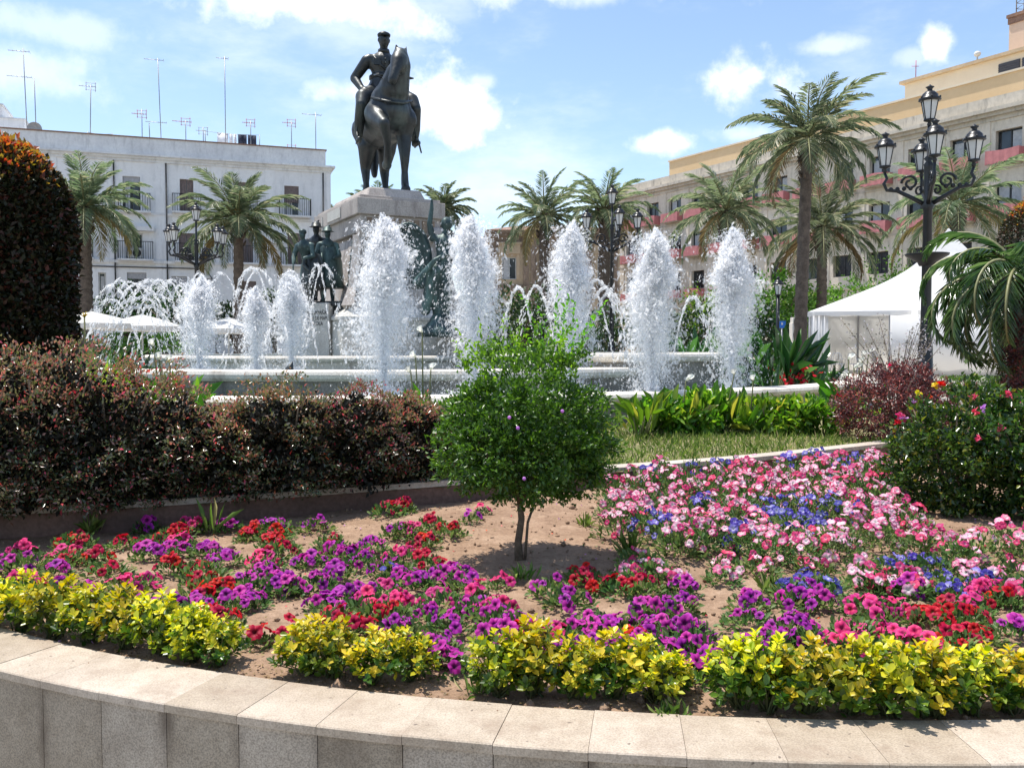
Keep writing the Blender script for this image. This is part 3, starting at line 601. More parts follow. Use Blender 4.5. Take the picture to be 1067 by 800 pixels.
def band(c, p, u, v):
    if c in 'KB':
        return ('in the drift beside the curb' if p.y > 6.6 else 'in the middle of the drift' if p.y > 5.4 else 'on the near drift side')
    d = RIN - (p.xy - WC).length
    return 'just behind the yellow shrubs' if d < .85 else 'in the bed middle' if d < 1.6 else 'at the bed back'
cnt = {}
plants.sort(key=lambda t: t[2])
for c, p, u, v in plants:
    bd = band(c, p, u, v); k = cnt.get((c, bd), 0); cnt[(c, bd)] = k + 1
    R = RR; small = (u, v) in ((497, 597), (520, 586), (270, 642), (301, 639), (405, 566), (503, 521), (490, 530))
    z0 = float(soil_h(p.x, p.y)); tall = c in 'KB' and p.y > 4.6
    o = thing('petunia_plant', f'{CN[c]} petunia, {ordn(k)} of its colour from left {bd}', 'flower', (p.x, p.y, z0), R.uniform(0, 6.28), f'{CN[c]} petunias planted in the flower bed')
    f = link('foliage', pf[R.randrange(4, 7) if tall else R.randrange(4)], o)
    sc = R.uniform(.85, 1.15) * (.6 if small else 1); f.scale = (sc, sc, sc * R.uniform(.9, 1.3) * (1.25 if tall and p.y > 6.3 else 1))
    nb = 3 if small else (R.randint(10, 14) if tall else R.randint(6, 10)); br = .0265 if c in 'MRP' else .0245
    hz = (.14 if tall else .048) * f.scale.z / sc; rx = (.1 if tall else .075) * sc
    for b in range(nb):
        a = b * 2.399 + R.uniform(-.9, .9); q = ((b + .5) / nb) ** .5 * R.uniform(.7, 1.45); x, y = rx * q * cos(a), rx * q * sin(a)
        z = hz * sqrt(max(0, 1 - min(q, .97) ** 2)) + .018 + R.uniform(0, .03)
        s = br * R.uniform(.7, 1.25); bl = link('blossom', BL[c][R.randrange(len(BL[c]))], o, (x, y, z))
        z = max(z, .03); dr = Vector((x / rx * .8 + R.uniform(-.7, .7), y / rx * .8 + R.uniform(-.7, .7), .8))
        dr.z = 1.2 if small else dr.z; w_ = Matrix.Rotation(-o.rotation_euler.z, 3, 'Z') @ Vector((0, -.45, 0)); dr += w_
        bl.rotation_euler = dr.to_track_quat('Z', 'Y').to_euler(); bl.scale = (s, s, s)
# straggling weeds on the soil
for i, (u, v, s, lab) in enumerate([(220, 552, 1.3, 'tall thin weed with grass blades before the dark hedge curb'), (545, 600, .45, 'small green weed tuft just before the round tree'), (610, 545, .5, 'dry pale seedling weed in the shade of the round tree'), (655, 575, .8, 'wispy dry grass tuft near the round tree shadow'),
                              (800, 612, .6, 'loose green weed tuft on bare soil among petunias'), (725, 575, .5, 'small green weed beside the pink petunia drift'), (95, 552, .7, 'thin pale weed before the hedge curb'), (590, 660, .4, 'small weed at the back of the yellow shrubs'), (500, 715, .35, 'low grey weed by the coping between yellow shrubs'), (700, 740, .35, 'grass tuft sprouting beside the coping joint')]):
    b = atZ(u, v, 0); R = rng; k = 9 if i == 0 else 34
    P = np.tile([0., 0, 0], (k, 1)) + R.normal(size=(k, 3)) * [.02, .02, 0]; D = R.normal(size=(k, 3)) * (.25 if i == 0 else .5) + [0, 0, 1]
    o = link('weed', leafmesh('weed', P, D, R.normal(size=(k, 3)), R.uniform(.08, .2, k) * s, .012 if i == 0 else .008, M['grass'], hi=True, curl=.35), loc=(b.x, b.y, -.02)); tag(o, lab, 'weed')
# ------------------------------------------------------------ shrubs and hedges
def shoots(n, c, r, L, leafL, mat, R=rng, top=.5):
    """long upright shoots set with small leaves"""
    P, D, Nn = [], [], []
    for _ in range(n):
        a = R.uniform(0, 2 * pi); q = sqrt(R.uniform(0, 1)) * .8; b = np.array([c[0] + r[0] * q * cos(a), c[1] + r[1] * q * sin(a), c[2] + r[2] * sqrt(1 - q * q) * .9])
        d = nrm((np.array([cos(a) * q * .5, sin(a) * q * .5, 1]) + R.normal(size=3) * .15)[None])[0]; l = L * R.uniform(.3, 1); k = int(l / .016)
        for j in range(k):
            t = j / k * l; s = R.normal(size=3); P.append(b + d * t + np.array([0, 0, -.15 * t * t])); D.append(d * .6 + s * .6); Nn.append(R.normal(size=3) + [0, 0, 1])
    return leafmesh('shoots', np.array(P), np.array(D), np.array(Nn), leafL, leafL * .5, mat)
# round-headed small tree
b = atZ(541, 580, 0)
t = thing('round_tree', 'small round-headed green shrub tree on thin trunk in the flower bed', 'small tree', (b.x, b.y, -.02))
mb = MB(); mb.tube([(0, 0, -.03), (-.005, .01, .1), (.012, 0, .22), (.0, 0, .34), (.02, 0, .45)], [.026, .02, .018, .016, .013], 10)
for a in range(7): mb.tube([(.01, 0, .3), (.12 * cos(a * .9), .12 * sin(a * .9), .47), (.26 * cos(a * .9), .26 * sin(a * .9), .68)], [.013, .009, .004], 6)
mb.tube([(.03, 0, .0), (.045, .01, .2), (.12, .02, .42)], [.009, .008, .006], 6)
mb.build('trunk', M['bark'], t)
cr = link('crown', leafy('crown', 30000, [((.04, 0, .66), (.48, .46, .345)), ((.04, 0, .80), (.41, .4, .34)), ((.04, 0, .56), (.475, .45, .25)), ((.04, 0, .6), (.4, .4, .27))], .03, .0155, M['shrub_green'], 700, .06, .45, zmin=.27, lump=.08), t)
link('crown_foliage', shoots(90, (.0, 0, .72), (.38, .36, .42), .24, .028, M['young_green']), t)
link('crown_foliage', shoots(16, (.2, 0, .82), (.16, .2, .38), .34, .03, M['young_green']), t)
mb = MB()
for (x, z) in ((-.05, .79), (.2, .82), (-.01, .74), (.02, .5)): mb.ball((x, -.46, z), .009, 6)
mb.build('blossoms', M['mauve_petal'], t)

# copper topiaries
def topiary(name, lab, loc, r, h, n, L=.05):
    t = thing(name, lab, 'topiary', loc)
    k = n; a = rng.uniform(0, 2 * pi, k); hh = rng.uniform(0, 1, k) * h; dome = h - r * 1.25
    rr = np.where(hh > dome, r * np.sqrt(np.clip(1 - ((hh - dome) / (h - dome)) ** 2, 0, 1)), r * (.9 + .1 * np.sin(np.minimum(hh / dome, 1) * pi / 2)))
    extra = k // 5; ph = rng.uniform(0, 1, extra) ** .7; th = rng.uniform(0, 2 * pi, extra)
    rr = rr * (1 + .025 * np.sin(a * 9 + hh * 5)) * rng.uniform(.86, 1.04, k)
    P = np.stack([rr * np.cos(a), rr * np.sin(a), hh], 1)
    q = np.sqrt(rng.uniform(0, 1, extra)); P2 = np.stack([r * q * np.cos(th), r * q * np.sin(th), dome + (h - dome) * np.sqrt(1 - q * q) + rng.normal(size=extra) * .03], 1)
    P = np.concatenate([P, P2]); O = nrm(P * [1, 1, 0] + np.stack([0 * P[:, 2], 0 * P[:, 2], np.clip(P[:, 2] - dome, 0, 9)], 1) + 1e-3)
    D = O * .7 + rng.normal(size=P.shape) * .6 + [0, 0, .3]; NN = O * .6 + rng.normal(size=P.shape) * .5 + [0, 0, .5]
    kk = n // 2; a2 = rng.uniform(0, 2 * pi, kk); h2 = rng.uniform(0, .97, kk) * h; r2 = np.where(h2 > dome, r * np.sqrt(np.clip(1 - ((h2 - dome) / (h - dome)) ** 2, 0, 1)), r * .95) * rng.uniform(.55, .86, kk)
    P = np.concatenate([P, np.stack([r2 * np.cos(a2), r2 * np.sin(a2), h2], 1)]); D = np.concatenate([D, rng.normal(size=(kk, 3)) + [0, 0, 1]]); Oi = np.stack([np.cos(a2), np.sin(a2), 0 * a2], 1); NN = np.concatenate([NN, Oi + rng.normal(size=(kk, 3)) * .3])
    top = P[:, 2] > h - .2 + rng.normal(size=len(P)) * .1
    link('crown', leafmesh('crown', P, D, NN, rng.uniform(.7, 1.2, len(P)) * L, L * .55, [M['copper_leaf'], M['orange_tip']], midx=top.astype(int)), t)
    mb = MB(); mb.tube([(0, 0, -.1), (0, 0, h * .8)], [.06, .03], 8)
    for i in range(14): mb.tube([(0, 0, .2 + i * h * .05), (.6 * r * cos(i * 2.4), .6 * r * sin(i * 2.4), .4 + i * h * .05)], [.02, .008], 5)
    mb.build('trunk', M['bark'], t)
M['orange_tip'] = leafmat('orange_tip', [(0, (.2, .2, .03)), (.4, (.42, .3, .06)), (.75, (.55, .22, .06)), (1, (.5, .1, .05))], .45, .35, .5, 1.5)
p = atY(4, 360, 8.0)
topiary('copper_topiary', 'large dark domed topiary with orange leaf tips at the left picture edge', (p.x - .05, 8.0, .1), .62, 2.78, 34000, .06)
p = atY(1080, 300, 13.5)
topiary('copper_topiary', 'orange tipped copper leaved topiary behind the drooping date palm', (p.x + .1, 13.5, .0), .6, 3.3, 12000)

def bush(name, lab, cat, u, v, Y, w, h, n, L, mat, z0=.12, group=None, R=rng, ncl=140, sig=.09, flowers=None, wr=.45, lump=.16, d=None, hi=False, skirt=False, tip=None, inner=None):
    """bush whose top shows at (u, v) at depth Y"""
    top = atY(u, v, Y); H = top.z - z0 if h is None else h; d = d or w
    t = thing(name, lab, cat, (top.x, Y, z0), R.uniform(0, 6.28) if abs(d - w) < 1e-6 else 0, group)
    ells = [((0, 0, H * .5), (w / 2, d / 2, H * .5)), ((w * .12, 0, H * .62), (w * .35, d * .35, H * .36)), ((-w * .14, 0, H * .4), (w * .36, d * .4, H * .4))]
    if skirt: ells += [((0, 0, H * .3), (w * .52, d * .52, H * .32)), ((0, 0, H * .2), (w * .5, d * .5, H * .22))]
    me = leafy('foliage', n, ells, L, L * wr, mat, ncl, sig, .55, R=R, zmin=-.02, lump=lump, hi=hi); link('foliage', me, t)
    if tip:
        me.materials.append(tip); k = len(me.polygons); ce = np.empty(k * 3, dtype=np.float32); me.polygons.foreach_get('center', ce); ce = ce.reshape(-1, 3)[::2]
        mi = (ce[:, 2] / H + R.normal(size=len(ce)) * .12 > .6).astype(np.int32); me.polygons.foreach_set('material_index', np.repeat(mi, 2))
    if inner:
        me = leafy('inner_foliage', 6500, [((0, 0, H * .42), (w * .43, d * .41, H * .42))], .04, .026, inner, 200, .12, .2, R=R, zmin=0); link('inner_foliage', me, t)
    mb = MB()
    for i in range(9):
        a = i * 2.4; mb.tube([(.02 * cos(a), .02 * sin(a), -.05), (w * .15 * cos(a), d * .15 * sin(a), H * .4), (w * .33 * cos(a), d * .33 * sin(a), H * .78)], [.014, .01, .004], 5)
    mb.build('stems', M['bark'], t)
    if flowers:
        for mt, k, s in flowers:
            for _ in range(k):
                a = R.uniform(-pi, 0) - t.rotation_euler.z if abs(d - w) < 1e-6 else R.uniform(-pi, 0); e = R.uniform(.15, 1.2)
                q = np.array([w * .5 * cos(a) * cos(e), d * .5 * sin(a) * cos(e), H * .5 + H * .52 * sin(e)]); m = 9
                P = q + R.normal(size=(m, 3)) * s * .22; D = nrm(q[None] * [1, 1, .4]) + R.normal(size=(m, 3)) * .9
                link('blossom', leafmesh('blossom', P, D, R.normal(size=(m, 3)) + [0, -.5, .8], s, s * .7, M[mt], hi=True, fold=.1), t)
    return t
hd = [(-20, 364, 5.34, 1.1), (48, 355, 5.54, 1.1), (112, 374, 5.68, 1.0), (172, 396, 5.88, .9), (238, 414, 6.02, .8), (300, 397, 6.17, .95), (360, 400, 6.36, .9), (412, 408, 6.56, .8), (447, 420, 6.76, .6)]
for i, (u, v, Y, w_) in enumerate(hd):
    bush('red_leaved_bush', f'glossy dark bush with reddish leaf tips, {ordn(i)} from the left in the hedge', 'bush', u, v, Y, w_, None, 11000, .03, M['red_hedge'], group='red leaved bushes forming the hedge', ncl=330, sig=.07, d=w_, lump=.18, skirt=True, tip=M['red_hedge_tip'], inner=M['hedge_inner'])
bush('purple_leaved_bush', 'rounded maroon leaved bush before the white tent', 'bush', 932, 378, 9.6, 1.25, None, 12000, .036, M['purple_hedge'], ncl=240, sig=.07, d=1.0, flowers=[('red_petal', 4, .03)])
bush('purple_leaved_bush', 'small maroon bush filling the gap right of the larger maroon one', 'bush', 985, 400, 9.9, .8, None, 3000, .036, M['purple_hedge'], ncl=120, sig=.07)
bush('hibiscus_bush', 'glossy green hibiscus bush dotted with red, pink and yellow flowers', 'bush', 1000, 398, 6.25, .95, None, 9000, .045, M['hibiscus_leaf'], z0=-.02, ncl=260, sig=.07, d=.9, skirt=True, wr=.55, lump=.1, flowers=[('red_petal', 4, .035), ('pink_petal', 6, .035), ('yellow_petal', 3, .03), ('mauve_petal', 3, .03)])
bush('hibiscus_bush', 'glossy green bush cut by the right picture edge, with pink flowers', 'bush', 1080, 408, 6.0, .9, None, 7000, .045, M['hibiscus_leaf'], z0=-.02, ncl=150, sig=.08, wr=.55, flowers=[('pink_petal', 5, .035), ('red_petal', 2, .035)])
# wiry grey shrub with pale flowers
t = thing('wiry_shrub', 'open wiry shrub with tiny pale flowers before the tent wall', 'shrub', (atY(935, 380, 10.4).x, 10.4, .1)); R = rng; mb = MB(); P, D, NN = [], [], []
for i in range(42):
    a = R.uniform(0, 6.28); e = np.array([cos(a) * R.uniform(.1, .85), sin(a) * .4, R.uniform(.7, 1.35)]); mid = e * [.35, .35, .6]
    mb.tube([(0, 0, 0), tuple(mid), tuple(e)], [.008, .005, .002], 4)
    for k in range(26):
        s = R.uniform(.3, 1); q = mid + (e - mid) * s if s > .5 else mid * (s * 2); P.append(q + R.normal(size=3) * .03); D.append(R.normal(size=3)); NN.append(R.normal(size=3) + [0, 0, .6])
mb.build('stems', M['bark'], t); link('foliage', leafmesh('foliage', np.array(P), np.array(D), np.array(NN), .035, .017, M['grey_twig_leaf']), t)
# low clipped hedges
def low_hedge(lab, u0, u1, v, Y, h, d, n):
    a, b_ = atY(u0, v, Y), atY(u1, v, Y); w_ = b_.x - a.x; c = (a + b_) / 2; P = rng.uniform(-.5, .5, (n, 3)) * [w_, d, 0]
    f = rng.integers(0, 3, n); z = rng.uniform(0, 1, n) * h; P[:, 2] = np.where(f == 0, h + rng.normal(size=n) * .02, z); P[:, 1] = np.where(f == 1, -d / 2 + rng.normal(size=n) * .02, P[:, 1]); P[:, 0] = np.where((f == 2) & (rng.uniform(0, 1, n) < .3), np.sign(P[:, 0]) * w_ / 2, P[:, 0])
    t = thing('clipped_hedge', lab, 'hedge', (c.x, Y, a.z - h)); link('foliage', leafmesh('foliage', P, rng.normal(size=(n, 3)) + [0, -.3, .8], rng.normal(size=(n, 3)) + [0, -.2, .9], .045, .025, M['hedge_green']), t)
    mb = MB(); [mb.tube([(x, 0, -.1), (x + .05, 0, h * .8)], .012, 5) for x in np.linspace(-w_ / 2 + .1, w_ / 2 - .1, 8)]; mb.build('stems', M['bark'], t)
low_hedge('low bright green clipped hedge in front of the tent opening', 808, 880, 390, 20, .45, .7, 5000)
low_hedge('low green clipped hedge below the closed tent wall', 985, 1050, 394, 19, .4, .7, 3500)

# lily plants with upright leaves and white trumpet flowers
def lily(lab, u, v, Y, n, Lf, fl, mat='lily_leaf', spread=.16, cat='plant', name='calla_plant', wid=.28, z0=.12):
    c = atY(u, v, Y); t = thing(name, lab, cat, (c.x, Y, z0)); R = rng
    P = R.normal(size=(n, 3)) * [spread, spread * .7, 0]; st = R.uniform(.1, .8, n) * Lf; P[:, 2] = st * .8
    D = nrm(P * [1.5, 1.5, 0] + 1e-3) * .6 + R.normal(size=(n, 3)) * .3 + [0, 0, .9]; L = R.uniform(.45, .8, n) * Lf
    link('foliage', leafmesh('foliage', P, D, R.normal(size=(n, 3)) + [0, -.7, .7], L, L * wid, M[mat], hi=True, curl=.3, fold=.15), t)
    mb = MB(); [mb.tube([(P[i][0] * .3, P[i][1] * .3, -.05), tuple(P[i])], [.007, .005], 5) for i in range(n)]; mb.build('stems', M['stem'], t)
    for (fu, fv) in fl:
        q = atY(fu, fv, Y - .15); f = MB(); lx = Vector((q.x - c.x, -.15, q.z - z0))
        f.tube([(lx.x * .5, 0, 0), lx], [.009, .007], 6, mi=1)
        dr = Vector((R.uniform(-.6, .6), -.8, .6)).normalized(); rot = dr.to_track_quat('Z', 'Y').to_matrix()
        pr = [(.008, 0), (.02, .03), (.018, .06), (.03, .07)]; vs = []; m = 12
        for (r, z) in pr:
            for j in range(m):
                a = 2 * pi * j / m; k = 1 + (.5 * max(0, cos(a)) if r > .025 else 0); vs.append(lx + rot @ Vector((r * k * cos(a), r * sin(a), z + (.03 * max(0, cos(a)) if r > .025 else 0))))
        f.add(vs, [(i * m + j, i * m + (j + 1) % m, (i + 1) * m + (j + 1) % m, (i + 1) * m + j) for i in range(3) for j in range(m)], 0, True)
        f.build('flower', [M['white_petal'], M['stem']], t)
lily('leafy bright green lily clump just right of the round tree', 668, 430, 10.0, 46, .42, [])
lily('pale green lily clump under the tallest front jet', 705, 432, 10.2, 50, .42, [(715, 396)])
lily('upright lily clump with white trumpets behind the grass strip', 745, 428, 10.4, 56, .46, [(765, 390)])
lily('yellow-green lily clump in the middle of the plants behind the grass', 780, 432, 10.3, 46, .4, [(785, 396)])
lily('lily clump with one white flower beside the stone pool rim', 822, 432, 10.5, 46, .32, [])
lily('bright lily clump against the maroon bush', 858, 430, 10.4, 50, .34, [])
lily('calla lilies with a cluster of white flowers beside the maroon bush', 893, 400, 11.2, 40, .55, [(884, 374), (890, 383), (899, 371), (905, 368), (880, 392), (896, 378)])
lily('calla lilies with white flowers between the big jet and the round tree', 440, 400, 9.2, 40, .5, [(433, 372), (440, 346), (428, 388), (449, 385)])
lily('green lily clump showing between hedge and round tree', 462, 415, 8.6, 40, .45, [])
lily('broad leaved plant with white flowers rising above the reddish hedge', 172, 385, 8.6, 30, .5, [(160, 360), (166, 374), (177, 377)], z0=.3)
lily('bird of paradise plant with an orange flower behind the hedge top', 92, 372, 8.8, 40, .6, [], z0=.3, wid=.2)
f = MB(); q = atY(88, 330, 8.7)
for i in range(6): f.tube([(q.x, q.y, q.z), (q.x + .035 * cos(i), q.y, q.z + .03 + .02 * sin(i * 1.3))], [.01, .002], 5)
f.tube([(q.x, q.y, .5), (q.x, q.y, q.z)], .008, 6, mi=1); tag(f.build('bird_of_paradise_flower', [M['yellow_petal'], M['stem']]), 'orange crested flower on a tall stalk above the hedge', 'flower')
for (u, v, lab) in [(690, 414, 'rounded fresh green bush among the plants behind the grass strip'), (728, 412, 'fresh green leafy bush left of the upright lily clump'), (800, 417, 'yellow-green leafy bush before the stone pool rim'), (838, 416, 'pale green leafy bush near the maroon bush')]:
    bush('leafy_bush', lab, 'bush', u, v, 10.35, .75, None, 900, .1, M['lily_leaf'], ncl=50, sig=.14, hi=True)
# dark strap-leaved clumps behind the fountain
for (u, v, Y, n, Lf, lab) in [(805, 385, 17.5, 90, 1.2, 'dark glossy strap leaved plant beside the rightmost jet'), (835, 392, 18.5, 40, .8, 'lower dark strap leaved plant before the tent corner'), (725, 372, 24, 60, 1.4, 'dark strap leaved plant behind the right-hand jets'), (112, 372, 16, 50, .9, 'dark agave like plant under the water arcs'), (95, 372, 19, 50, 1.2, 'dark spiky plant beneath the white parasols')]:
    lily(lab, u, v, Y, n, Lf, [], 'strap_leaf', .4, 'plant', 'strap_leaved_plant', .16, 0)
q = atY(830, 384, 17); P = rng.normal(size=(60, 3)) * [.22, .1, .1]; o = thing('red_flower_clump', 'small red flowering clump at the foot of the tent corner', 'flower', (q.x, 17, q.z - .15))
link('blossoms', leafmesh('blossoms', P, rng.normal(size=(60, 3)), rng.normal(size=(60, 3)) + [0, 0, 1], .09, .07, M['red_petal'], hi=True), o)

# ------------------------------------------------------------ broadleaf trees far behind
def tree(lab, u, v, Y, w, h, mat, n=4000, z0=0., L=.16, trunk=.35, group=None):
    top = atY(u, v, Y); H = top.z - z0; t = thing('broadleaf_tree', lab, 'tree', (top.x, Y, z0), 0, group); R = rng
    ells = [((0, 0, H - h * .5), (w / 2, w / 2, h * .5))] + [((R.uniform(-.3, .3) * w, R.uniform(-.3, .3) * w, H - h * R.uniform(.3, .7)), (w * R.uniform(.2, .32),) * 2 + (h * R.uniform(.22, .35),)) for _ in range(6)]
    link('crown', leafy('crown', n, ells, L, L * .55, mat, 130, .11, .5, lump=.2), t)
    mb = MB(); th = max(.3, H - h * .8); mb.tube([(0, 0, -.1), (.05, 0, th * .5), (0, 0, th)], [trunk * .5, trunk * .4, trunk * .32], 8)
    for i in range(6): a = i * 1.05; mb.tube([(0, 0, th * .9), (w * .2 * cos(a), w * .2 * sin(a), th + h * .25), (w * .36 * cos(a), w * .36 * sin(a), th + h * .55)], [trunk * .25, trunk * .14, trunk * .05], 5)
    mb.build('trunk', M['bark'], t); return t
for (u, v, Y, w_, h_, mt, lab) in [
    (806, 277, 46, 4.6, 4.6, 'tree_bright', 'bright green tree behind the single black lantern'), (884, 289, 50, 5.2, 4.2, 'tree_bright', 'bright green tree above the slope of the tent roof'), (938, 264, 52, 5.0, 6, 'tree_bright', 'tall bright green tree just left of the tent peak'),
    (737, 296, 48, 2.6, 3.6, 'tree_bright', 'slender bright tree between the two front right jets'), (845, 300, 54, 4, 4, 'tree_bright', 'bright green tree seen between the two palm trunks'),
    (538, 290, 34, 3.4, 3.4, 'tree_dark', 'dark green tree between the stone house and the round tree'), (575, 305, 36, 3.4, 3.4, 'tree_dark', 'dark tree below the brown stone house'), (720, 318, 40, 4, 2.6, 'tree_dark', 'dark tree low behind the right-hand jets'),
    (640, 322, 42, 4, 2.6, 'tree_dark', 'dark tree behind the middle lamp post'), (780, 322, 40, 4, 2.6, 'tree_dark', 'dark tree right of the last jet'), (150, 345, 44, 5, 1.9, 'hedge_green', 'green bush below the white parasols'), (245, 312, 46, 3, 2.6, 'tree_dark', 'dark small tree by the foot of the second palm'),
    (178, 298, 47, 4, 2.8, 'tree_dark', 'dark tree behind the water arcs'), (130, 300, 48, 3, 2.6, 'tree_dark', 'dark tree behind the leftmost arcs'), (285, 302, 47, 2.2, 2.6, 'tree_dark', 'dark small tree right of the third jet'), (505, 318, 40, 3, 2.4, 'tree_dark', 'dark tree behind the winged figure'),
    (470, 330, 52, 6, 2.4, 'tree_dark', 'dark distant tree hidden behind the monument base'), (1010, 300, 60, 6, 5, 'tree_bright', 'bright tree hidden behind the tent roof')]:
    tree(lab, u, v, Y, w_, h_, M[mt], 4200 if 'bright' in mt else 2600, L=.2)

# ------------------------------------------------------------ palms
def palm(name, lab, u, vc, Y, R_, nf, tr, seed, mats=None, lean=0., z0=0., droop=.72, leaf=.42, group=None, bias=(0, 0), nl=42, fruit=False, old=3, lw=.024, cone=(-.5, 1.5)):
    R = np.random.default_rng(seed); c = atY(u, vc, Y); H = c.z - z0; t = thing(name, lab, 'palm', (c.x - lean, Y, z0), 0, group)
    mb = MB(); k = int(H / .16); pts, rad = [], []
    for i in range(k + 1):
        s = i / k; pts.append((lean * s ** 1.5, 0, s * H)); rad.append(tr * (1.12 - .25 * s + (.35 * max(0, s - .9) * 10 * .4)) * (1 + (.09 if i % 2 else -.05)))
    mb.tube(pts, rad, 12); 
    for i in range(26):   # cut leaf bases
        a = i * 2.4; zz = H - .1 - R.uniform(0, .9) * min(1.2, H * .2); r0 = tr * 1.1; q = Vector((lean + r0 * cos(a), r0 * sin(a), zz)); mb.tube([q, q + Vector((cos(a) * tr * .5, sin(a) * tr * .5, tr * .9))], [tr * .28, tr * .12], 5)
    mb.build('trunk', M['palm_bark'], t)
    P, D, NN, LL, MI = [], [], [], [], []; rb = MB()
    for f in range(nf):
        q = (f + .5) / nf; az = f * 2.39996 + R.uniform(-.2, .2); el = cone[1] - (cone[1] - cone[0]) * q ** .8 + R.uniform(-.1, .1)
        L = R_ * R.uniform(.85, 1.1) * (1.0 if q > .15 else .85); dead = f >= nf - old
        h = np.array([cos(az), sin(az), 0]); p = np.array([lean, 0, H]) + h * tr * .5 * cos(el); ns = 14; ang = el; st = L / ns; path = [p.copy()]; tw = R.uniform(-.05, .05)
        for i in range(ns):
            ang -= droop * (.035 + .12 * (i / ns) ** 1.4) * (1.0 + .6 * cos(el)); d = h * cos(ang) + np.array([0, 0, sin(ang)]); d = d + np.array([bias[0], bias[1], 0]) * .06 * i / ns * 3; d /= np.linalg.norm(d); p = p + d * st; path.append(p.copy())
        rb.tube([tuple(x) for x in path], [tr * .13 * (1 - .8 * i / ns) + .006 for i in range(ns + 1)], 4, mi=0)
        path = np.array(path)
        for i in range(nl):
            s = .1 + .9 * (i + .5) / nl; x = s * ns; j = min(int(x), ns - 1); pp = path[j] + (path[j + 1] - path[j]) * (x - j); tg = nrm((path[j + 1] - path[j])[None])[0]
            side = np.cross(tg, [0, 0, 1]); side = side / max(np.linalg.norm(side), 1e-6) if np.linalg.norm(side) > .05 else np.cross(tg, h); up = np.cross(side, tg)
            l = leaf * (sin(pi * min(1, s * .82 + .16)) ** .6) * R.uniform(.85, 1.1)
            for sg in (-1, 1):
                dd = tg * (.75 + .5 * s) + side * sg * (.95 - .25 * s) + up * R.uniform(.0, .35) - np.array([0, 0, .25 * droop]) + R.normal(size=3) * .08
                P.append(pp); D.append(dd); NN.append(up + side * sg * R.uniform(-.4, .2)); LL.append(l); MI.append(1 if dead else 0)
    LL = np.array(LL); ms = mats or [M['palm_leaf'], M['palm_old']]
    link('crown', leafmesh('crown', np.array(P), np.array(D), np.array(NN), LL, lw, ms, curl=.22, fold=.1, midx=np.array(MI)), t)
    rb.build('leaf_ribs', M['palm_rib'], t)
    if fruit:
        k = 500; a = rng.normal(size=(k, 3)) * [.16, .16, .2]; q = np.array([lean, 0, H + .45]) + a + [-.22, -.12, 0]
        link('blossom', leafmesh('blossom', q, a + [0, 0, .3], rng.normal(size=(k, 3)), .1, .03, M['palm_fruit']), t)
    return t
M['palm_rib'] = plain('palm_rib', (.22, .22, .1), .5)
G = 'palms standing around the square'
palm('palm_tree', 'bushy palm beside the dark domed topiary', 88, 216, 44, 3.5, 40, .3, 1, leaf=.75, group=G, old=3, lw=.035)
palm('palm_tree', 'palm with yellow flower stalks before the white building', 248, 230, 44, 3.5, 40, .25, 2, leaf=.75, group=G, fruit=True, old=3, lw=.034)
palm('palm_tree', 'palm whose fronds peep left of the bronze horse hooves', 393, 226, 44, 2.4, 30, .2, 3, leaf=.5, group=G)
palm('palm_tree', 'palm whose fronds show above the pedestal right of the horse', 462, 218, 40, 1.7, 30, .2, 4, leaf=.45, group=G)
palm('palm_tree', 'palm in front of the brown stone house', 567, 225, 50, 3.2, 30, .3, 5, leaf=.65, lw=.034, group=G)
palm('palm_tree', 'palm rising behind the middle cluster of street lanterns', 630, 218, 50, 3.2, 32, .33, 6, leaf=.65, lw=.034, group=G)
palm('palm_tree', 'palm before the far end of the pink draped balconies', 757, 220, 40, 3.0, 34, .24, 7, leaf=.6, lw=.032, group=G, bias=(.3, 0))
palm('palm_tree', 'tallest palm, thick rough trunk, standing left of the tent', 842, 144, 25, 2.3, 34, .165, 8, leaf=.5, group=G, bias=(.45, 0), old=2, lean=.16)
palm('palm_tree', 'shorter palm just right of the tallest palm trunk', 857, 236, 45, 3.8, 36, .25, 9, leaf=.72, lw=.034, group=G, old=3)
palm('palm_tree', 'palm behind the large lamp post and the tent peak', 997, 212, 47, 4.4, 34, .32, 10, leaf=.8, lw=.038, group=G, old=4)
palm('palm_tree', 'far palm peeping left of the monument top', 350, 225, 70, 1.5, 26, .2, 12, leaf=.4, group=G)
palm('dwarf_date_palm', 'small date palm with long drooping glossy fronds at the right picture edge', 1068, 290, 8.8, 1.35, 34, .13, 11, mats=[M['date_leaf'], M['date_leaf']], droop=1.75, leaf=.3, nl=46, old=0, lw=.013, cone=(-.2, 1.4), z0=.05)
bush('red_leaved_vine', 'dark red glossy creeper wrapping the small date palm trunk', 'climber', 1068, 312, 8.7, .46, None, 3500, .045, M['purple_hedge'], z0=.1, ncl=120, sig=.12, flowers=None)
# ------------------------------------------------------------ fountain
fo_ = thing('fountain_basin', 'large round stone fountain with raised inner pool and smaller raised pool', 'fountain', (FC.x, FC.y, 0))
def ring(mb, R, prof, c=(0, 0), n=96, mi=0, joints=0):
    pr = [(R + o, z) for o, z in prof]; pr.append(pr[0]); b = []
    for r, z in pr:
        for j in range(n):
            a = 2 * pi * j / n; b.append((c[0] + r * cos(a), c[1] + r * sin(a), z))
    mb.add(b, [(i * n + j, i * n + (j + 1) % n, (i + 1) * n + (j + 1) % n, (i + 1) * n + j) for i in range(len(pr) - 1) for j in range(n)], mi)
RIM = lambda z, w, h: [(-w, z), (-w, z - h), (.0, z - h), (.05, z - h * .75), (.07, z - h * .4), (.05, z - h * .12), (.02, z)]
mb = MB(); ring(mb, RO, [(-.22, .4), (-.22, -.1), (0, -.1), (0, .4)]); mb.build('outer_wall', M['basin_wall'], fo_)
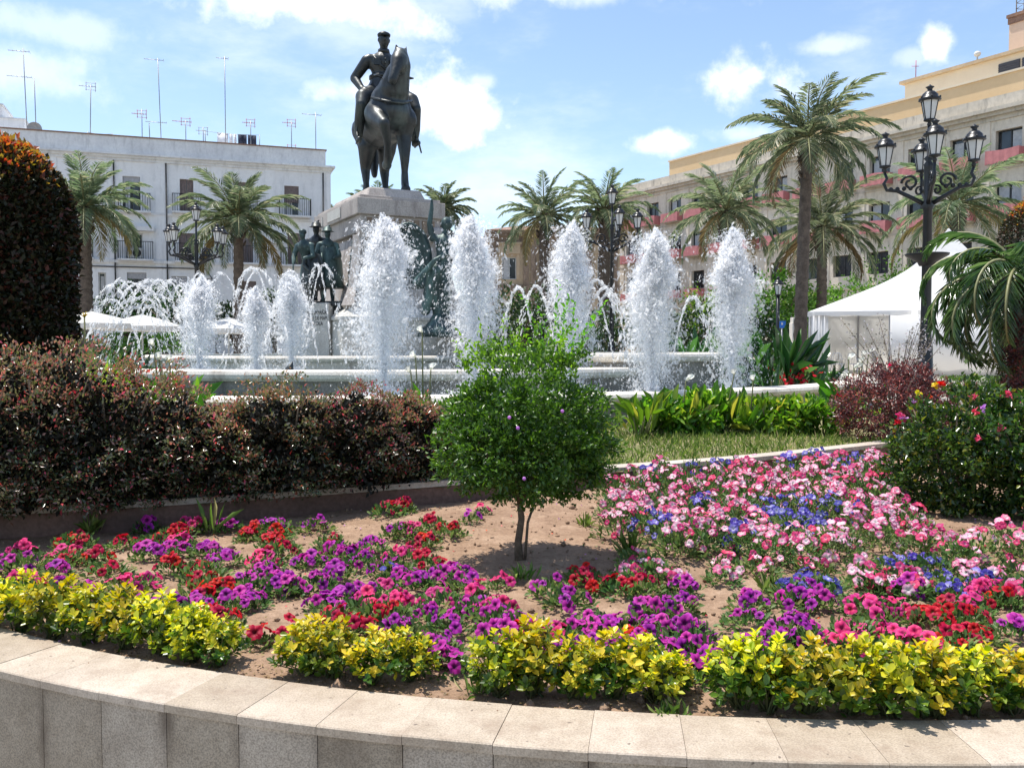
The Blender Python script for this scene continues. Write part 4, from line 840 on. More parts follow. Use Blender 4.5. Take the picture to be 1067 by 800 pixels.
mb = MB(); ring(mb, RO, RIM(.53, .36, .13)); mb.build('outer_rim', M['rim_stone'], fo_)
mb = MB(); ring(mb, RI, [(-.3, .62), (-.3, 0), (-.06, 0), (-.06, .62)]); mb.build('inner_wall', M['basin_wall'], fo_)
mb = MB(); ring(mb, RI, RIM(.75, .42, .17)); mb.build('inner_rim', M['rim_stone'], fo_)
lc = (5.0, -2.5)
mb = MB(); ring(mb, 2.15, [(-.25, .84), (-.25, 0), (-.05, 0), (-.05, .84)], lc, 64); mb.build('side_pool_wall', M['basin_wall'], fo_)
mb = MB(); ring(mb, 2.15, RIM(1.0, .36, .16), lc, 64); mb.build('side_pool_rim', M['rim_stone'], fo_)
mb = MB(); ring(mb, 4.3, RIM(.93, .3, .12), (-1.2, 1.2), 64); ring(mb, 4.3, [(-.22, .8), (-.22, .3), (-.05, .3), (-.05, .8)], (-1.2, 1.2), 64); mb.build('back_step_rim', M['rim_stone'], fo_)
mb = MB(); n = 64
mb.add([((RO - .1) * cos(2 * pi * j / n), (RO - .1) * sin(2 * pi * j / n), .34) for j in range(n)], [tuple(range(n))])
mb.add([((RI - .1) * cos(2 * pi * j / n), (RI - .1) * sin(2 * pi * j / n), .6) for j in range(n)], [tuple(range(n))])
mb.add([(lc[0] + 2.0 * cos(2 * pi * j / n), lc[1] + 2.0 * sin(2 * pi * j / n), .86) for j in range(n)], [tuple(range(n))])
o = mb.build('water', M['water'], None, (FC.x, FC.y, 0)); tag(o, kind='structure')

DV = np.array([[1, 0, 0], [-.5, .87, 0], [-.5, -.87, 0], [0, 0, 1.5], [0, 0, -1.2]]); DF = np.array([[0, 1, 3], [1, 2, 3], [2, 0, 3], [1, 0, 4], [2, 1, 4], [0, 2, 4]])
def drops(name, P, S, parent=None, V=None, stretch=None, R=rng):
    """water drops: little angular beads drawn out along their flight"""
    n = len(P); q = DV[None] * S[:, None, None] * R.uniform(.6, 1.3, (n, 5, 1))
    D = nrm(R.normal(size=(n, 3))) if V is None else nrm(V + R.normal(size=(n, 3)) * .25 * np.linalg.norm(V, axis=1, keepdims=True))
    A = nrm(np.cross(D, R.normal(size=(n, 3)))); B = np.cross(D, A); st = R.uniform(1, 1.8, n) if stretch is None else R.uniform(1, stretch, n)
    X = q[..., 0:1] * A[:, None] + q[..., 1:2] * B[:, None] + q[..., 2:3] * D[:, None] * st[:, None, None] + P[:, None]
    if n > 900:   # sheets and flecks of spray
        a_, b_, d_ = A * S[:, None], B * S[:, None], D * (S * st)[:, None]; k1 = R.uniform(.6, 1.3, (n, 1)); k2 = R.uniform(.6, 1.3, (n, 1))
        X = np.stack([P - d_, P + a_ * k1 + b_ * .3, P + d_ * k2, P - a_ + b_ * .3], 1)
        return link(name, mesh_np(name, X.reshape(-1, 3), (np.array([[0, 1, 2], [0, 2, 3]])[None] + np.arange(n)[:, None, None] * 4).reshape(-1, 3), M['foam']), parent)
    return link(name, mesh_np(name, X.reshape(-1, 3), (DF[None] + np.arange(n)[:, None, None] * 5).reshape(-1, 3), M['foam']), parent)
def jet(lab, u, vt, Y, wpx, zb, seed, n=9000, dens=1., core_w=.3):
    n = int(n * 2.6); mist = int(n * .8)
    R = np.random.default_rng(seed); top = atY(u, vt, Y); H = top.z - zb; w = wpx / 950 * Y; t = thing('water_jet', lab, 'fountain jet', (top.x, Y, zb), 0, 'white foaming jets of the fountain')
    # solid stream + dense plume, built as ballistic packets: rising core then falling curtain
    g = 9.8; v0 = sqrt(2 * g * H); sp = w * .5
    k = int(n * .62); f = R.uniform(.55, 1.0, k) ** .7; v = v0 * np.sqrt(f) ; T = 2 * v / g; ph = R.uniform(0, 1, k); tt = T * ph; z = v * tt - .5 * g * tt ** 2
    az = R.uniform(0, 2 * pi, k); hs = np.abs(R.normal(0, .5, k)) * sp; tmax = 2 * v0 / g; r = hs * (tt / tmax * 1.7) + .02
    lump = 1 + .25 * np.sin(az * 3 + z * 3) * np.sin(z * 5 + seed); r *= lump
    vz = v - g * tt; vr = hs / tmax * 2
    P = np.stack([r * np.cos(az), r * np.sin(az), z], 1); V = np.stack([vr * np.cos(az), vr * np.sin(az), vz], 1)
    S = R.gamma(2.0, .0036, k) + .0025; kk = P[:, 2] > 0
    drops('spray', P[kk], S[kk], t, V[kk], 2.2, R)
    # dense foamy plume in the upper part
    k = int(n * .75 * dens); s = R.uniform(0, 1, k) ** 1.25; z = H * (1 - .82 * s); cxo = w * .05 * np.sin(z * 3.1 + seed * 2) + w * .03 * np.sin(z * 7.7 + seed); prof = np.clip(s * 1.6, 0, 1) ** (.42 + .16 * ((seed * 37) % 5) / 4) * .5 * (1 - .15 * s) * w * .84 + .012
    a = R.uniform(0, 2 * pi, k); q = R.uniform(0, 1, k) ** .5; lump = 1 + .2 * np.sin(a * 2 + z * 4 + seed) + .17 * np.sin(a * 3 - z * 11 + seed) + .13 * np.sin(a * 7 + z * 23)
    a0_ = seed * 1.7; z = z * (1 - .12 * (1 - np.cos(a - a0_)) * .5 * (s < .35)); keep = R.uniform(0, 1, k) < np.clip(1.2 - 1.15 * s, 0.1, 1)
    q = q * (1 + .25 * np.abs(R.normal(size=k)))
    P = np.stack([cxo + prof * q * lump * np.cos(a), prof * q * lump * np.sin(a), z + R.normal(size=k) * .03], 1)[keep]; S = (R.gamma(2.3, .0048, k) + .004)[keep]
    drops('plume', P, S, t, np.tile([0, 0, 1.], (len(P), 1)) * .6 + R.normal(size=P.shape) * .4, 2.0, R)
    # solid irregular heart of the plume and thin rising stream
    mb = MB(); pr = [(.028 * (1 + .2 * sin(i * 2.3)), H * i * .05) for i in range(7)]
    for i in range(26):
        s = i / 25; zz = H * (.35 + .6 * s); rr = w * .12 * (abs(sin(pi * (.5 + .5 * s))) ** .75) * min(1, .12 + s * 1.5); pr.append((max(.012, rr), zz))
    pr.append((1e-4, H * .985)); mb.lathe(pr, 28, wob=lambda a, z: 1 + .17 * sin(3 * a + z * 9 + seed) + .13 * sin(7 * a - z * 17) + .1 * sin(13 * a + z * 41) + .09 * sin(z * 57 + 5 * a) + R.uniform(-.1, .1)); mb.build('core', M['foam'], t)
    a = R.uniform(0, 2 * pi, mist); z = R.uniform(0, 1, mist) ** .8 * H * .8; r = np.abs(R.normal(0, .3, mist)) * w * (1.15 - .55 * z / H)
    drops('mist', np.stack([r * np.cos(a), r * np.sin(a), z], 1), R.gamma(2, .0016, mist) + .0015, t, np.tile([0, 0, 1.], (mist, 1)) + R.normal(size=(mist, 3)) * .4, 2.5, R)
    # foot splash
    k = int(n * .08); a = R.uniform(0, 2 * pi, k); r = R.gamma(2, w * .18, k); z = np.abs(R.normal(0, .08, k)) * np.exp(-r / w)
    drops('foot_splash', np.stack([r * np.cos(a), r * np.sin(a), z], 1), R.gamma(2, .006, k) + .004, t, None, 1.5, R)
jet('small jet farthest left, rising beside the white parasol', 207, 289, 16.2, 44, .62, 1, 7000)
jet('narrow small jet between the two leftmost parasol-side jets and the monument', 266, 300, 17.2, 36, .62, 2, 6000)
jet('small jet just left of the bronze soldiers', 303, 285, 16.4, 38, .62, 3, 6500)
jet('broad tall jet in front of the monument pedestal', 399, 227, 12.8, 68, .36, 4, 15000, core_w=.4)
jet('tall jet right of the winged bronze figure', 494, 226, 13.4, 58, .36, 5, 12000)
jet('tall jet behind the round tree, right of the stone house', 595, 233, 14.2, 54, .36, 6, 11000)
jet('tall jet left of the last one, standing before the small raised pool', 680, 241, 12.1, 58, .36, 7, 13000)
jet('tall jet farthest right, next to the dark strap leaved plant', 764, 238, 13.6, 50, .36, 8, 11000)

def arc(lab, pts, Y0, Y1, seed, n=150, group='thin water arcs on the left of the fountain', s=.0085):
    """thin arching jet; pts = start, peak, end in the photograph, its depth runs from Y0 to Y1"""
    R = np.random.default_rng(seed); a, p, e = atY(*pts[0], Y0), atY(*pts[1], (Y0 + Y1) / 2), atY(*pts[2], Y1)
    # parabola through a and e with the apex height of p
    h0 = p.z - a.z; h1 = p.z - e.z; T0 = sqrt(max(h0, .01)); T1 = sqrt(max(h1, .01)); t = R.uniform(0, 1, n) * (T0 + T1); t = np.sort(t)
    x = a.x + (e.x - a.x) * t / (T0 + T1); y = a.y + (e.y - a.y) * t / (T0 + T1); z = p.z - (t - T0) ** 2
    V = np.stack([np.full(n, (e.x - a.x) / (T0 + T1)), np.full(n, (e.y - a.y) / (T0 + T1)), -2 * (t - T0)], 1)
    jit = (.004 + .03 * (t / (T0 + T1)) ** 2)[:, None]; P = np.stack([x, y, z], 1) + R.normal(size=(n, 3)) * jit
    S = (R.gamma(2.2, s * .26, n) + s * .28) * (1 + .35 * t / (T0 + T1)); o = drops('water_arc', P - np.array(a), S, None, V, 3.4, R); o.location = a; tag(o, lab, 'water arc', group)
L1 = 'thin beaded water arc falling left of the leftmost foaming jet'
for i, (s, p, e) in enumerate([((150, 378), (122, 298), (88, 356)), ((160, 378), (128, 293), (96, 362)), ((170, 380), (136, 294), (103, 376)), ((178, 380), (143, 296), (108, 380)), ((186, 380), (150, 298), (115, 384)), ((190, 380), (158, 292), (120, 384)),
                               ((196, 380), (167, 292), (137, 382)), ((200, 382), (176, 294), (156, 384)), ((120, 378), (160, 292), (196, 372)), ((104, 378), (146, 296), (184, 368)), ((140, 380), (182, 292), (201, 312)), ((128, 378), (170, 300), (205, 370)),
                               ((205, 380), (150, 310), (100, 350)), ((215, 380), (160, 306), (112, 360)), ((150, 380), (128, 312), (92, 352)), ((200, 380), (140, 318), (110, 360)), ((210, 382), (186, 298), (166, 384)), ((135, 380), (155, 318), (180, 372))]):
    arc(L1, (s, p, e), 15.5, 15.0, 100 + i, 190)
arc('thin water arc curving over the leftmost foaming jet', ((188, 380), (205, 285), (222, 340)), 16, 15.8, 130)
arc('thin water arc linking the first and second small jets', ((262, 380), (234, 285), (211, 330)), 16, 15.6, 131)
arc('high water arc framing the narrow second jet on its left', ((292, 378), (264, 279), (232, 386)), 15.6, 14.6, 132, 260, s=.011)
arc('water arc dropping right of the narrow second jet', ((240, 378), (266, 280), (297, 350)), 15.8, 15.2, 133, 220, s=.01)
arc('thick beaded arc left of the jet beside the soldiers', ((332, 378), (300, 283), (273, 386)), 15.6, 14.6, 134, 320, s=.012)
arc('beaded arc falling in front of the bronze soldiers', ((346, 380), (329, 276), (315, 386)), 15.6, 14.6, 135, 240, s=.01)
arc('beaded arc dropping down the right side of the inscribed plinth', ((318, 380), (331, 276), (361, 388)), 15.6, 14.6, 136, 240, s=.01)
GR = 'thin water arcs on the right of the fountain'
for i, (s, p, e, lab) in enumerate([((590, 380), (622, 292), (652, 372), 'thin water arc nearest the left side of the third tall jet pair'), ((600, 380), (630, 300), (661, 376), 'thin water arc crossing the lower part of the middle lamp post'), ((560, 380), (545, 300), (520, 372), 'water arc falling beside the jet by the stone house'),
                                    ((580, 380), (560, 298), (536, 378), 'water arc over the round tree crown'), ((700, 380), (720, 310), (742, 374), 'water arc between the two right-hand jets'), ((640, 378), (612, 294), (580, 376), 'water arc falling leftwards behind the round tree'), ((655, 378), (636, 306), (612, 376), 'short water arc left of the second jet from the right')]):
    arc(lab, (s, p, e), 14.6, 13.8, 140 + i, 230, GR, .011)

# ------------------------------------------------------------ monument
MF = Vector((.46, -.888, 0)); MR = atan2(MF.y, MF.x)         # local x = front of the monument, local y = to its left (image right)
MCN = Vector((-3.08, 20.83, 0))
mo = thing('monument_pedestal', 'tall tapering stone monument pedestal with scroll corners and carved top block', 'monument', MCN, MR)
def fr(x0, x1, y0, y1, z0, z1, tx=0., ty=0., mi=0, mb=None):
    vs = [(x0, y0, z0), (x1, y0, z0), (x1, y1, z0), (x0, y1, z0), (x0 + tx, y0 + ty, z1), (x1 - tx, y0 + ty, z1), (x1 - tx, y1 - ty, z1), (x0 + tx, y1 - ty, z1)]
    mb.add(vs, [(3, 2, 1, 0), (4, 5, 6, 7), (0, 1, 5, 4), (1, 2, 6, 5), (2, 3, 7, 6), (3, 0, 4, 7)], mi)
mb = MB(); fr(-2.1, 2.1, -1.45, 1.45, 0, 1.66, 0, 0, mb=mb); fr(-2.25, 2.25, -1.6, 1.6, 0, .75, mb=mb); mb.build('base_block', M['plinth_stone'], mo, bevel=.02)
mb = MB(); fr(-2.13, 2.13, -1.48, 1.48, 1.66, 1.72, mb=mb); fr(-2.13, 2.13, -1.48, 1.48, 1.72, 1.92, .28, .28, mb=mb); mb.build('base_moulding', M['plinth_stone'], mo)
mb = MB(); fr(-1.78, 1.78, -1.12, 1.12, 1.92, 3.42, .27, .27, mb=mb); mb.build('shaft', M['monument_stone'], mo, bevel=.015)
mb = MB(); fr(-1.42, 1.42, -.76, .76, 3.42, 3.5, mb=mb); fr(-1.6, 1.6, -.9, .9, 3.5, 3.86, mb=mb); fr(-1.68, 1.68, -.98, .98, 3.86, 4.2, mb=mb); fr(-1.6, 1.6, -.9, .9, 4.2, 4.27, mb=mb); mb.build('top_block', M['monument_stone'], mo, bevel=.015)
mb = MB()
for x in (-1, 1):
    for y in (-1, 1):
        # console scroll: curled top and splayed shaft band
        px_, py_ = 1.5 * x, .86 * y
        mb.tube([(px_ + .07 * x, py_ - .24 * y, 3.52), (px_ + .07 * x, py_ + .06 * y, 3.52)], .17, 14); mb.tube([(px_ + .1 * x, py_ - .24 * y, 3.52), (px_ + .1 * x, py_ + .09 * y, 3.52)], .08, 10)
        mb.tube([(px_, py_, 3.4), (1.6 * x, .97 * y, 2.9), (1.72 * x, 1.08 * y, 2.3), (1.85 * x, 1.2 * y, 1.9)], [.17, .13, .13, .2], 4, smooth=False)
mb.build('corner_scroll', M['monument_stone'], mo)
mb = MB()
for i in range(22):
    s = i / 21; z = 3.35 - .95 * s; b_ = (-1.12 + .27 * (z - 1.92) / 1.5); mb.ball((1.25 + .18 * s + .03 * sin(i * 5), b_ - .04, z), .06 + .015 * sin(i * 3), 6)
    mb.ball((-1.25 - .18 * s, b_ - .04, z), .06, 6)
mb.build('bronze_garland', M['verdigris'], mo)
mb = MB(); fr(-.5, .5, -1.0, -.97, 3.92, 4.14, mb=mb); fr(-.95, -.9, -1.0, -.97, 3.6, 4.1, mb=mb); mb.build('relief_panel', M['plinth_stone'], mo)
mb = MB()
for i, y in enumerate(np.linspace(-.7, .7, 9)): fr(1.6, 1.63, y - .05, y + .05, 3.56, 3.8, mb=mb)
mb.build('carved_frieze', M['brown_stone'], mo)
mb = MB(); mb.lathe([(.02, 0), (.34, .05), (.48, .16), (.5, .2), (.44, .2), (.02, .12)], 22, (2.4, 1.05, 1.2), wob=lambda a, z: 1 + .06 * cos(11 * a)); fr(1.9, 2.6, .8, 1.3, 0, 1.22, .0, .0, mb=mb); mb.build('shell_bowl', M['plinth_stone'], mo)
# statue mound
mb = MB(); fr(-1.35, 1.35, -.68, .68, 4.27, 4.5, .1, .1, mb=mb); mb.build('statue_base', M['monument_stone'], mo, bevel=.03)
# side plinth with the inscription (left of the pedestal)
pc = atY(328, 386, 18.9)
pt = thing('inscribed_plinth', 'pale stone plinth with dark lettering carrying the bronze soldiers', 'plinth', (pc.x, 18.9, 0), radians(-12))
mb = MB(); mb.bx(-.32, .32, 0, .55, 0, 2.02); mb.build('slab', M['plinth_stone'], pt, bevel=.015)
mb = MB(); mb.bx(-.42, .86, .1, 1.35, 1.96, 2.06); mb.bx(.34, .62, .2, 1.2, 1.62, 1.96); mb.build('ledge', M['bronze'], pt)
mb = MB(); mb.bx(-.72, -.325, .3, .8, 0, 1.6); mb.bx(.325, .9, .3, .8, 0, 1.6); mb.bx(-.76, -.325, .25, .82, 1.6, 1.68); mb.bx(.325, .94, .25, .82, 1.6, 1.68); mb.build('wing_wall', M['plinth_stone'], pt)
text_mesh('A LA CAMPAÑA\nMILITAR DE MAR\nESPAÑOLA', .083, 'lettering', M['ink'], pt, (0, -.004, 1.78), (pi / 2, 0, 0))
for l in pt.children:
    if l.name.startswith('lettering'): l.scale = (.92, 1.35, 1)
# black fin-like spout
mb = MB(); q = atY(303, 384, 15.4); mb.tube([(q.x - .06, q.y, .6), (q.x - .02, q.y, .74), (q.x + .03, q.y, .86)], [.1, .07, .01], 8); tag(mb.build('spout', M['bronze']), 'small dark curved spout on the pool rim by the jet near the soldiers', 'spout')

# ---- equestrian statue
HF = Vector((.30, -.954, 0)); HR = atan2(HF.y, HF.x); S = 1.5
hx = atY(401, 205, 20.8)
es = thing('equestrian_statue', 'dark bronze statue of a uniformed man riding a horse with one foreleg raised', 'statue', (hx.x, 20.8, 4.5), HR); es.scale = (S, S, S)
C_ = []
def leg(*ps):
    for a, b in zip(ps, ps[1:]): C_.append((a[0], a[1] * .98, b[0], b[1] * .98))
# hind legs
for y, dx in ((-.19, .0), (.13, -.12)):
    leg(((-.62 + dx * .3, y * .9, 1.12), .25), ((-.46 + dx, y, .84), .155), ((-.68 + dx, y, .56), .085), ((-.6 + dx, y, .3), .052), ((-.57 + dx, y, .13), .062), ((-.5 + dx, y, .045), .062))
    C_.append(((-.5 + dx, y, .05), .06, (-.46 + dx, y, .02), .075))
# standing left fore
leg(((.5, .19, 1.05), .21), ((.5, .2, .82), .125), ((.56, .2, .5), .078), ((.55, .2, .3), .052), ((.56, .2, .14), .062), ((.6, .2, .05), .062)); C_.append(((.6, .2, .05), .06, (.63, .2, .02), .075))
# raised right fore
leg(((.52, -.19, 1.1), .2), ((.72, -.2, .98), .135), ((.98, -.17, .86), .085), ((.86, -.1, .62), .055), ((.76, -.08, .47), .062), ((.66, -.07, .4), .062)); C_.append(((.66, -.07, .4), .06, (.6, -.07, .36), .075))
# trunk, neck, head, tail
leg(((-.6, 0, 1.2), .345), ((-.2, 0, 1.14), .355), ((.2, 0, 1.12), .35), ((.5, 0, 1.16), .33))
leg(((.5, 0, 1.28), .3), ((.64, .03, 1.43), .235), ((.73, .07, 1.62), .185), ((.77, .11, 1.74), .15), ((.82, .11, 1.81), .12))
leg(((.84, .09, 1.86), .115), ((.94, .04, 1.74), .115), ((1.03, -.03, 1.55), .072), ((1.05, -.06, 1.45), .07)); C_.append(((.9, .06, 1.78), .125, (.92, .06, 1.7), .11))
leg(((-.92, 0, 1.3), .08), ((-1.06, .0, 1.1), .1), ((-1.05, 0, .8), .1), ((-.98, 0, .5), .05))
C_ += [((.83, .04, 1.91), .042, (.85, .03, 2.02), .012), ((.82, .16, 1.9), .042, (.83, .18, 2.01), .012)]
E_ = [((.62, 0, 1.12), (.22, .27, .24)), ((-.7, 0, 1.2), (.26, .33, .3))]
ho_ = organic('horse', C_, E_, .022, M['bronze'], es, 3)
mb = MB()
for i in range(16):
    s = i / 15; x = .44 + .39 * s ** .8; z = 1.56 + .44 * s - .05 * s * s; mb.tube([(x - .16 + .1 * s, .03, z - .02 * s), (x - .18 + .08 * s, .1, z - .04), (x - .12 + .06 * s, .19 - .03 * s, z - .2 - .03 * sin(i * 2))], [.045, .05, .012], 6)
mb.build('mane', M['bronze'], es)
mb = MB(); mb.ball((-.08, 0, 1.36), (.36, .36, .22), 16); mb.ball((-.32, 0, 1.58), (.08, .2, .08), 10)
for y in (-1, 1): mb.box((-.02, .33 * y, 1.26), (.42, .05, .36))
mb.build('saddle', M['bronze'], es)
C_ = []
leg(((-.1, 0, 1.62), .19), ((-.09, -.02, 1.82), .175), ((-.06, -.03, 2.0), .19)); C_.append(((-.06, -.12, 1.98), .13, (-.06, .08, 1.98), .13))
C_.append(((-.06, -.23, 2.04), .09, (-.06, .18, 2.04), .09)); C_.append(((-.05, -.02, 2.08), .07, (-.02, -.02, 2.24), .06))
leg(((-.06, -.27, 2.02), .09), ((-.14, -.44, 1.77), .075), ((.06, -.36, 1.56), .05), ((.14, -.33, 1.53), .05))      # right arm, hand on thigh
leg(((-.06, .2, 2.02), .082), ((-.02, .3, 1.76), .066), ((.26, .1, 1.66), .05), ((.33, .06, 1.66), .045))          # left arm to the reins
for y in (-1, 1):
    leg(((-.08, .12 * y, 1.58), .15), ((.16, .36 * y, 1.42), .12), ((.26, .4 * y, 1.28), .09), ((.14, .42 * y, 1.0), .08), ((.1, .42 * y, .82), .05)); C_.append(((.08, .42 * y, .8), .045, (.28, .44 * y, .78), .04))
C_.append(((-.12, 0, 1.62), .2, (-.14, 0, 1.52), .22))
C_.append(((-.08, -.02, 1.74), .2, (-.1, -.02, 1.58), .25)); E_ = [((.0, -.02, 2.33), (.095, .082, .125)), ((.085, -.02, 2.33), (.03, .018, .03)), ((.0, .065, 2.33), (.02, .015, .03)), ((.0, -.105, 2.33), (.02, .015, .03)), ((-.02, -.02, 2.4), (.1, .09, .07)), ((-.05, -.02, 1.95), (.15, .2, .14))]
for k in range(4):
    C_.append(((.14, -.36 + k * .022, 1.52), .014, (.22, -.36 + k * .024, 1.47), .011))
    C_.append(((.34, .04 + k * .02, 1.67), .013, (.37, .04 + k * .02, 1.61), .011))
ro_ = organic('rider', C_, E_, .016, M['bronze'], es, 2)
mb = MB(); mb.lathe([(.094, 0), (.1, .03), (.082, .05), (.02, .056)], 16, (-.005, -.02, 2.385)); mb.box((.095, -.02, 2.385), (.06, .12, .012)); mb.build('cap', M['bronze'], es)
mb = MB(); mb.lathe([(.19, 0), (.215, .01), (.215, .05), (.19, .06)], 20, (-.085, -.02, 1.76)); mb.tube([(.09, -.2, 2.06), (.12, -.08, 1.92), (.1, .08, 1.8)], .018, 5); mb.lathe([(.095, 0), (.085, .06)], 14, (-.03, -.02, 2.14))
for y in (-.14, .1): mb.box((.115, y, 1.97), (.03, .1, .09))
for z in (1.84, 1.9, 1.96, 2.02): mb.ball((.13, -.02, z), .014, 6)
mb.build('belt', M['bronze'], es)
mb = MB(); mb.tube([(.33, .05, 1.64), (.7, .3, 1.6), (1.0, -.04, 1.56)], .012, 6); mb.tube([(.33, .05, 1.64), (.7, -.26, 1.6), (1.0, -.24, 1.52)], .012, 6); mb.tube([(.82, .2, 1.84), (.96, .1, 1.68), (1.04, -.04, 1.53)], .012, 6); mb.tube([(.62, -.29, 1.3), (.86, -.1, 1.2), (.84, .12, 1.2), (.62, .3, 1.3)], .02, 6); mb.build('bridle', M['bronze'], es)
mb = MB(); mb.tube([(-.05, .42, 1.3), (.05, .47, 1.0), (.16, .53, .66)], [.02, .018, .012], 6); mb.lathe([(.03, 0), (.06, .02), (.03, .05)], 10, (.06, .46, .95)); mb.build('sabre', M['bronze'], es)
for y in (-1, 1):
    mb = MB(); mb.tube([(.16, .42 * y, 1.3), (.2, .44 * y, .9), (.12, .44 * y, .74), (.28, .44 * y, .74), (.2, .44 * y, .9)], .012, 6); mb.build('stirrup', M['bronze'], es)

for o_ in es.children:
    if o_.name.split('.')[0] in ('rider', 'cap', 'belt'): o_.location.y += .02
# ---- winged figure
q = atY(461, 330, 18.0)
wf = thing('winged_figure_statue', 'green bronze winged woman raising one arm at the pedestal front', 'statue', (q.x, 18.0, 1.62), radians(-80)); wf.scale = (1.04,) * 3
C_ = []
leg(((.02, .07, .98), .13), ((.06, .08, .55), .1), ((0, .08, .12), .055)); C_.append(((0, .08, .05), .05, (.14, .1, .03), .035))
leg(((.0, -.08, .98), .13), ((-.02, -.12, .52), .095), ((-.1, -.12, .1), .055)); C_.append(((-.1, -.12, .05), .05, (.04, -.13, .03), .035))
leg(((0, 0, 1.02), .16), ((0, .01, 1.25), .12), ((.0, .02, 1.48), .16)); C_.append(((0, -.15, 1.55), .075, (0, .18, 1.55), .075)); C_.append(((0, .04, 1.6), .06, (.0, .06, 1.74), .055))
leg(((0, -.18, 1.55), .07), ((.03, -.24, 1.82), .055), ((.04, -.2, 2.1), .042)); C_.append(((.04, -.2, 2.1), .04, (.05, -.2, 2.2), .032))
leg(((0, .2, 1.55), .07), ((.12, .16, 1.3), .055), ((.24, -.16, 1.12), .045))
for k in range(3): C_.append(((.05, -.215 + k * .02, 2.2), .013, (.07, -.225 + k * .025, 2.28), .01))
C_.append(((.02, -.12, .95), .16, (-.06, -.32, .2), .1)); C_.append(((-.04, .05, .9), .14, (-.1, .0, .1), .14)); C_.append(((.24, -.16, 1.12), .05, (.12, -.5, .72), .07))
E_ = [((.0, .06, 1.83), (.1, .085, .12)), ((.095, .05, 1.82), (.025, .018, .028)), ((-.05, .09, 1.84), (.13, .12, .13)), ((.1, .07, 1.46), (.07, .06, .07)), ((.1, -.06, 1.46), (.07, .06, .07)), ((-.02, 0, 1.0), (.17, .2, .16))]
organic('body', C_, E_, .02, M['verdigris'], wf, 2)
def wing(sgn, wd, zt, zb, y0):
    mb = MB(); vs = []; m, n = 14, 9
    for i in range(m + 1):
        s = i / m; z = zt + (zb - zt) * s; half = wd * (sin(pi * min(1, .12 + s * .62 + .0)) ** .55) * (1 - .35 * s)
        for j in range(n):
            q_ = j / (n - 1) * 2 - 1; vs.append((-.16 - .2 * (1 - q_ * q_) * (1 if s > 0 else .3) + .02 * (j % 2), y0 * sgn + half * q_ * .5 + sgn * (-.12 * s), z - .16 * q_ * q_ * (1 - s)))
    mb.add(vs, [(i * n + j, i * n + j + 1, (i + 1) * n + j + 1, (i + 1) * n + j) for i in range(m) for j in range(n - 1)], 0, True)
    o = mb.build('wing', M['verdigris'], wf); md = o.modifiers.new('s', 'SOLIDIFY'); md.thickness = .05
    rb = MB()
    for j in range(0, n, 2): rb.tube([tuple(Vector(vs[i * n + j]) + Vector((.03, 0, 0))) for i in range(0, m + 1, 2)], .012, 5)
    rb.build('feather_rib', M['verdigris'], o)
wing(-1, .92, 1.88, .62, .62)
wing(1, .34, 1.74, 1.0, .2)
mb = MB(); mb.lathe([(.4, 0), (.36, .12), (.22, .3), (.16, .42)], 12, (-.05, -.03, -.3), wob=lambda a, z: 1 + .15 * sin(3 * a + z * 7)); mb.build('rock_base', M['verdigris'], wf)

# ---- bronze soldiers
def soldier(lab, u, Y, zb, h, rz, hat, cloak, stoop=0., mat='verdigris'):
    q = atY(u, 314, Y); t = thing('soldier_statue', lab, 'statue', (q.x, Y, zb), rz, None); k = h / 1.8; t.scale = (k, k, k); C_ = []
    def lg(*ps):
        for a, b in zip(ps, ps[1:]): C_.append((a[0], a[1], b[0], b[1]))
    for y, dx in ((-.1, .1), (.1, -.06)):
        lg(((0, y, .92), .12), ((dx + .04, y, .5), .085), ((dx, y * 1.1, .1), .055)); C_.append(((dx, y * 1.1, .05), .05, (dx + .16, y * 1.2, .035), .04))
    sx = stoop
    lg(((0, 0, .95), .16), ((sx * .5, 0, 1.2), .15), ((sx, 0, 1.42), .17)); C_.append(((sx, -.18, 1.44), .08, (sx, .18, 1.44), .08)); C_.append(((sx, 0, 1.5), .06, (sx * 1.3 + .02, 0, 1.62), .055))
    for y in (-1, 1):
        lg(((sx, .21 * y, 1.43), .075), ((sx + .05, .29 * y, 1.15), .062), ((sx + .26, .16 * y, 1.02 + .06 * y), .045)); 
        for f in range(3): C_.append(((sx + .27, .16 * y + .018 * (f - 1), 1.02 + .06 * y), .013, (sx + .34, .13 * y + .02 * (f - 1), 1.0 + .06 * y), .011))
    E_ = [((sx * 1.35 + .02, 0, 1.71), (.1, .08, .12)), ((sx * 1.35 + .12, 0, 1.7), (.025, .016, .026)), ((0, 0, .9), (.18, .2, .2))]
    organic('body', C_, E_, .024, M[mat], t, 2)
    mb = MB()
    if hat: mb.lathe([(.17, 0), (.12, .02), (.1, .1), (.04, .13)], 14, (sx * 1.35 + .01, 0, 1.76)); mb.tube([(sx * 1.3, -.02, 1.85), (sx * 1.3 - .05, .05, 1.93)], [.05, .015], 6)
    else: mb.ball((sx * 1.35, 0, 1.78), (.12, .1, .08), 10)
    mb.build('hat', M[mat], t)
    if cloak:
        mb = MB(); mb.lathe([(.42, .35), (.4, .6), (.34, 1.0), (.28, 1.35), (.14, 1.54)], 18, (sx * .4 - .06, 0, 0), wob=lambda a, z: 1 + .07 * sin(6 * a + z * 3) - .25 * max(0, cos(a)) * (1 if z < 1.3 else 0)); mb.build('cloak', M[mat], t)
    mb = MB(); mb.tube([(sx + .36, -.12, .05), (sx + .3, -.14, 1.2)], [.02, .02], 6); mb.build('rifle', M[mat], t)
soldier('bronze soldier with bowed shoulders at the left end of the plinth', 322, 19.0, 2.06, 1.42, radians(-110), False, False, .2)
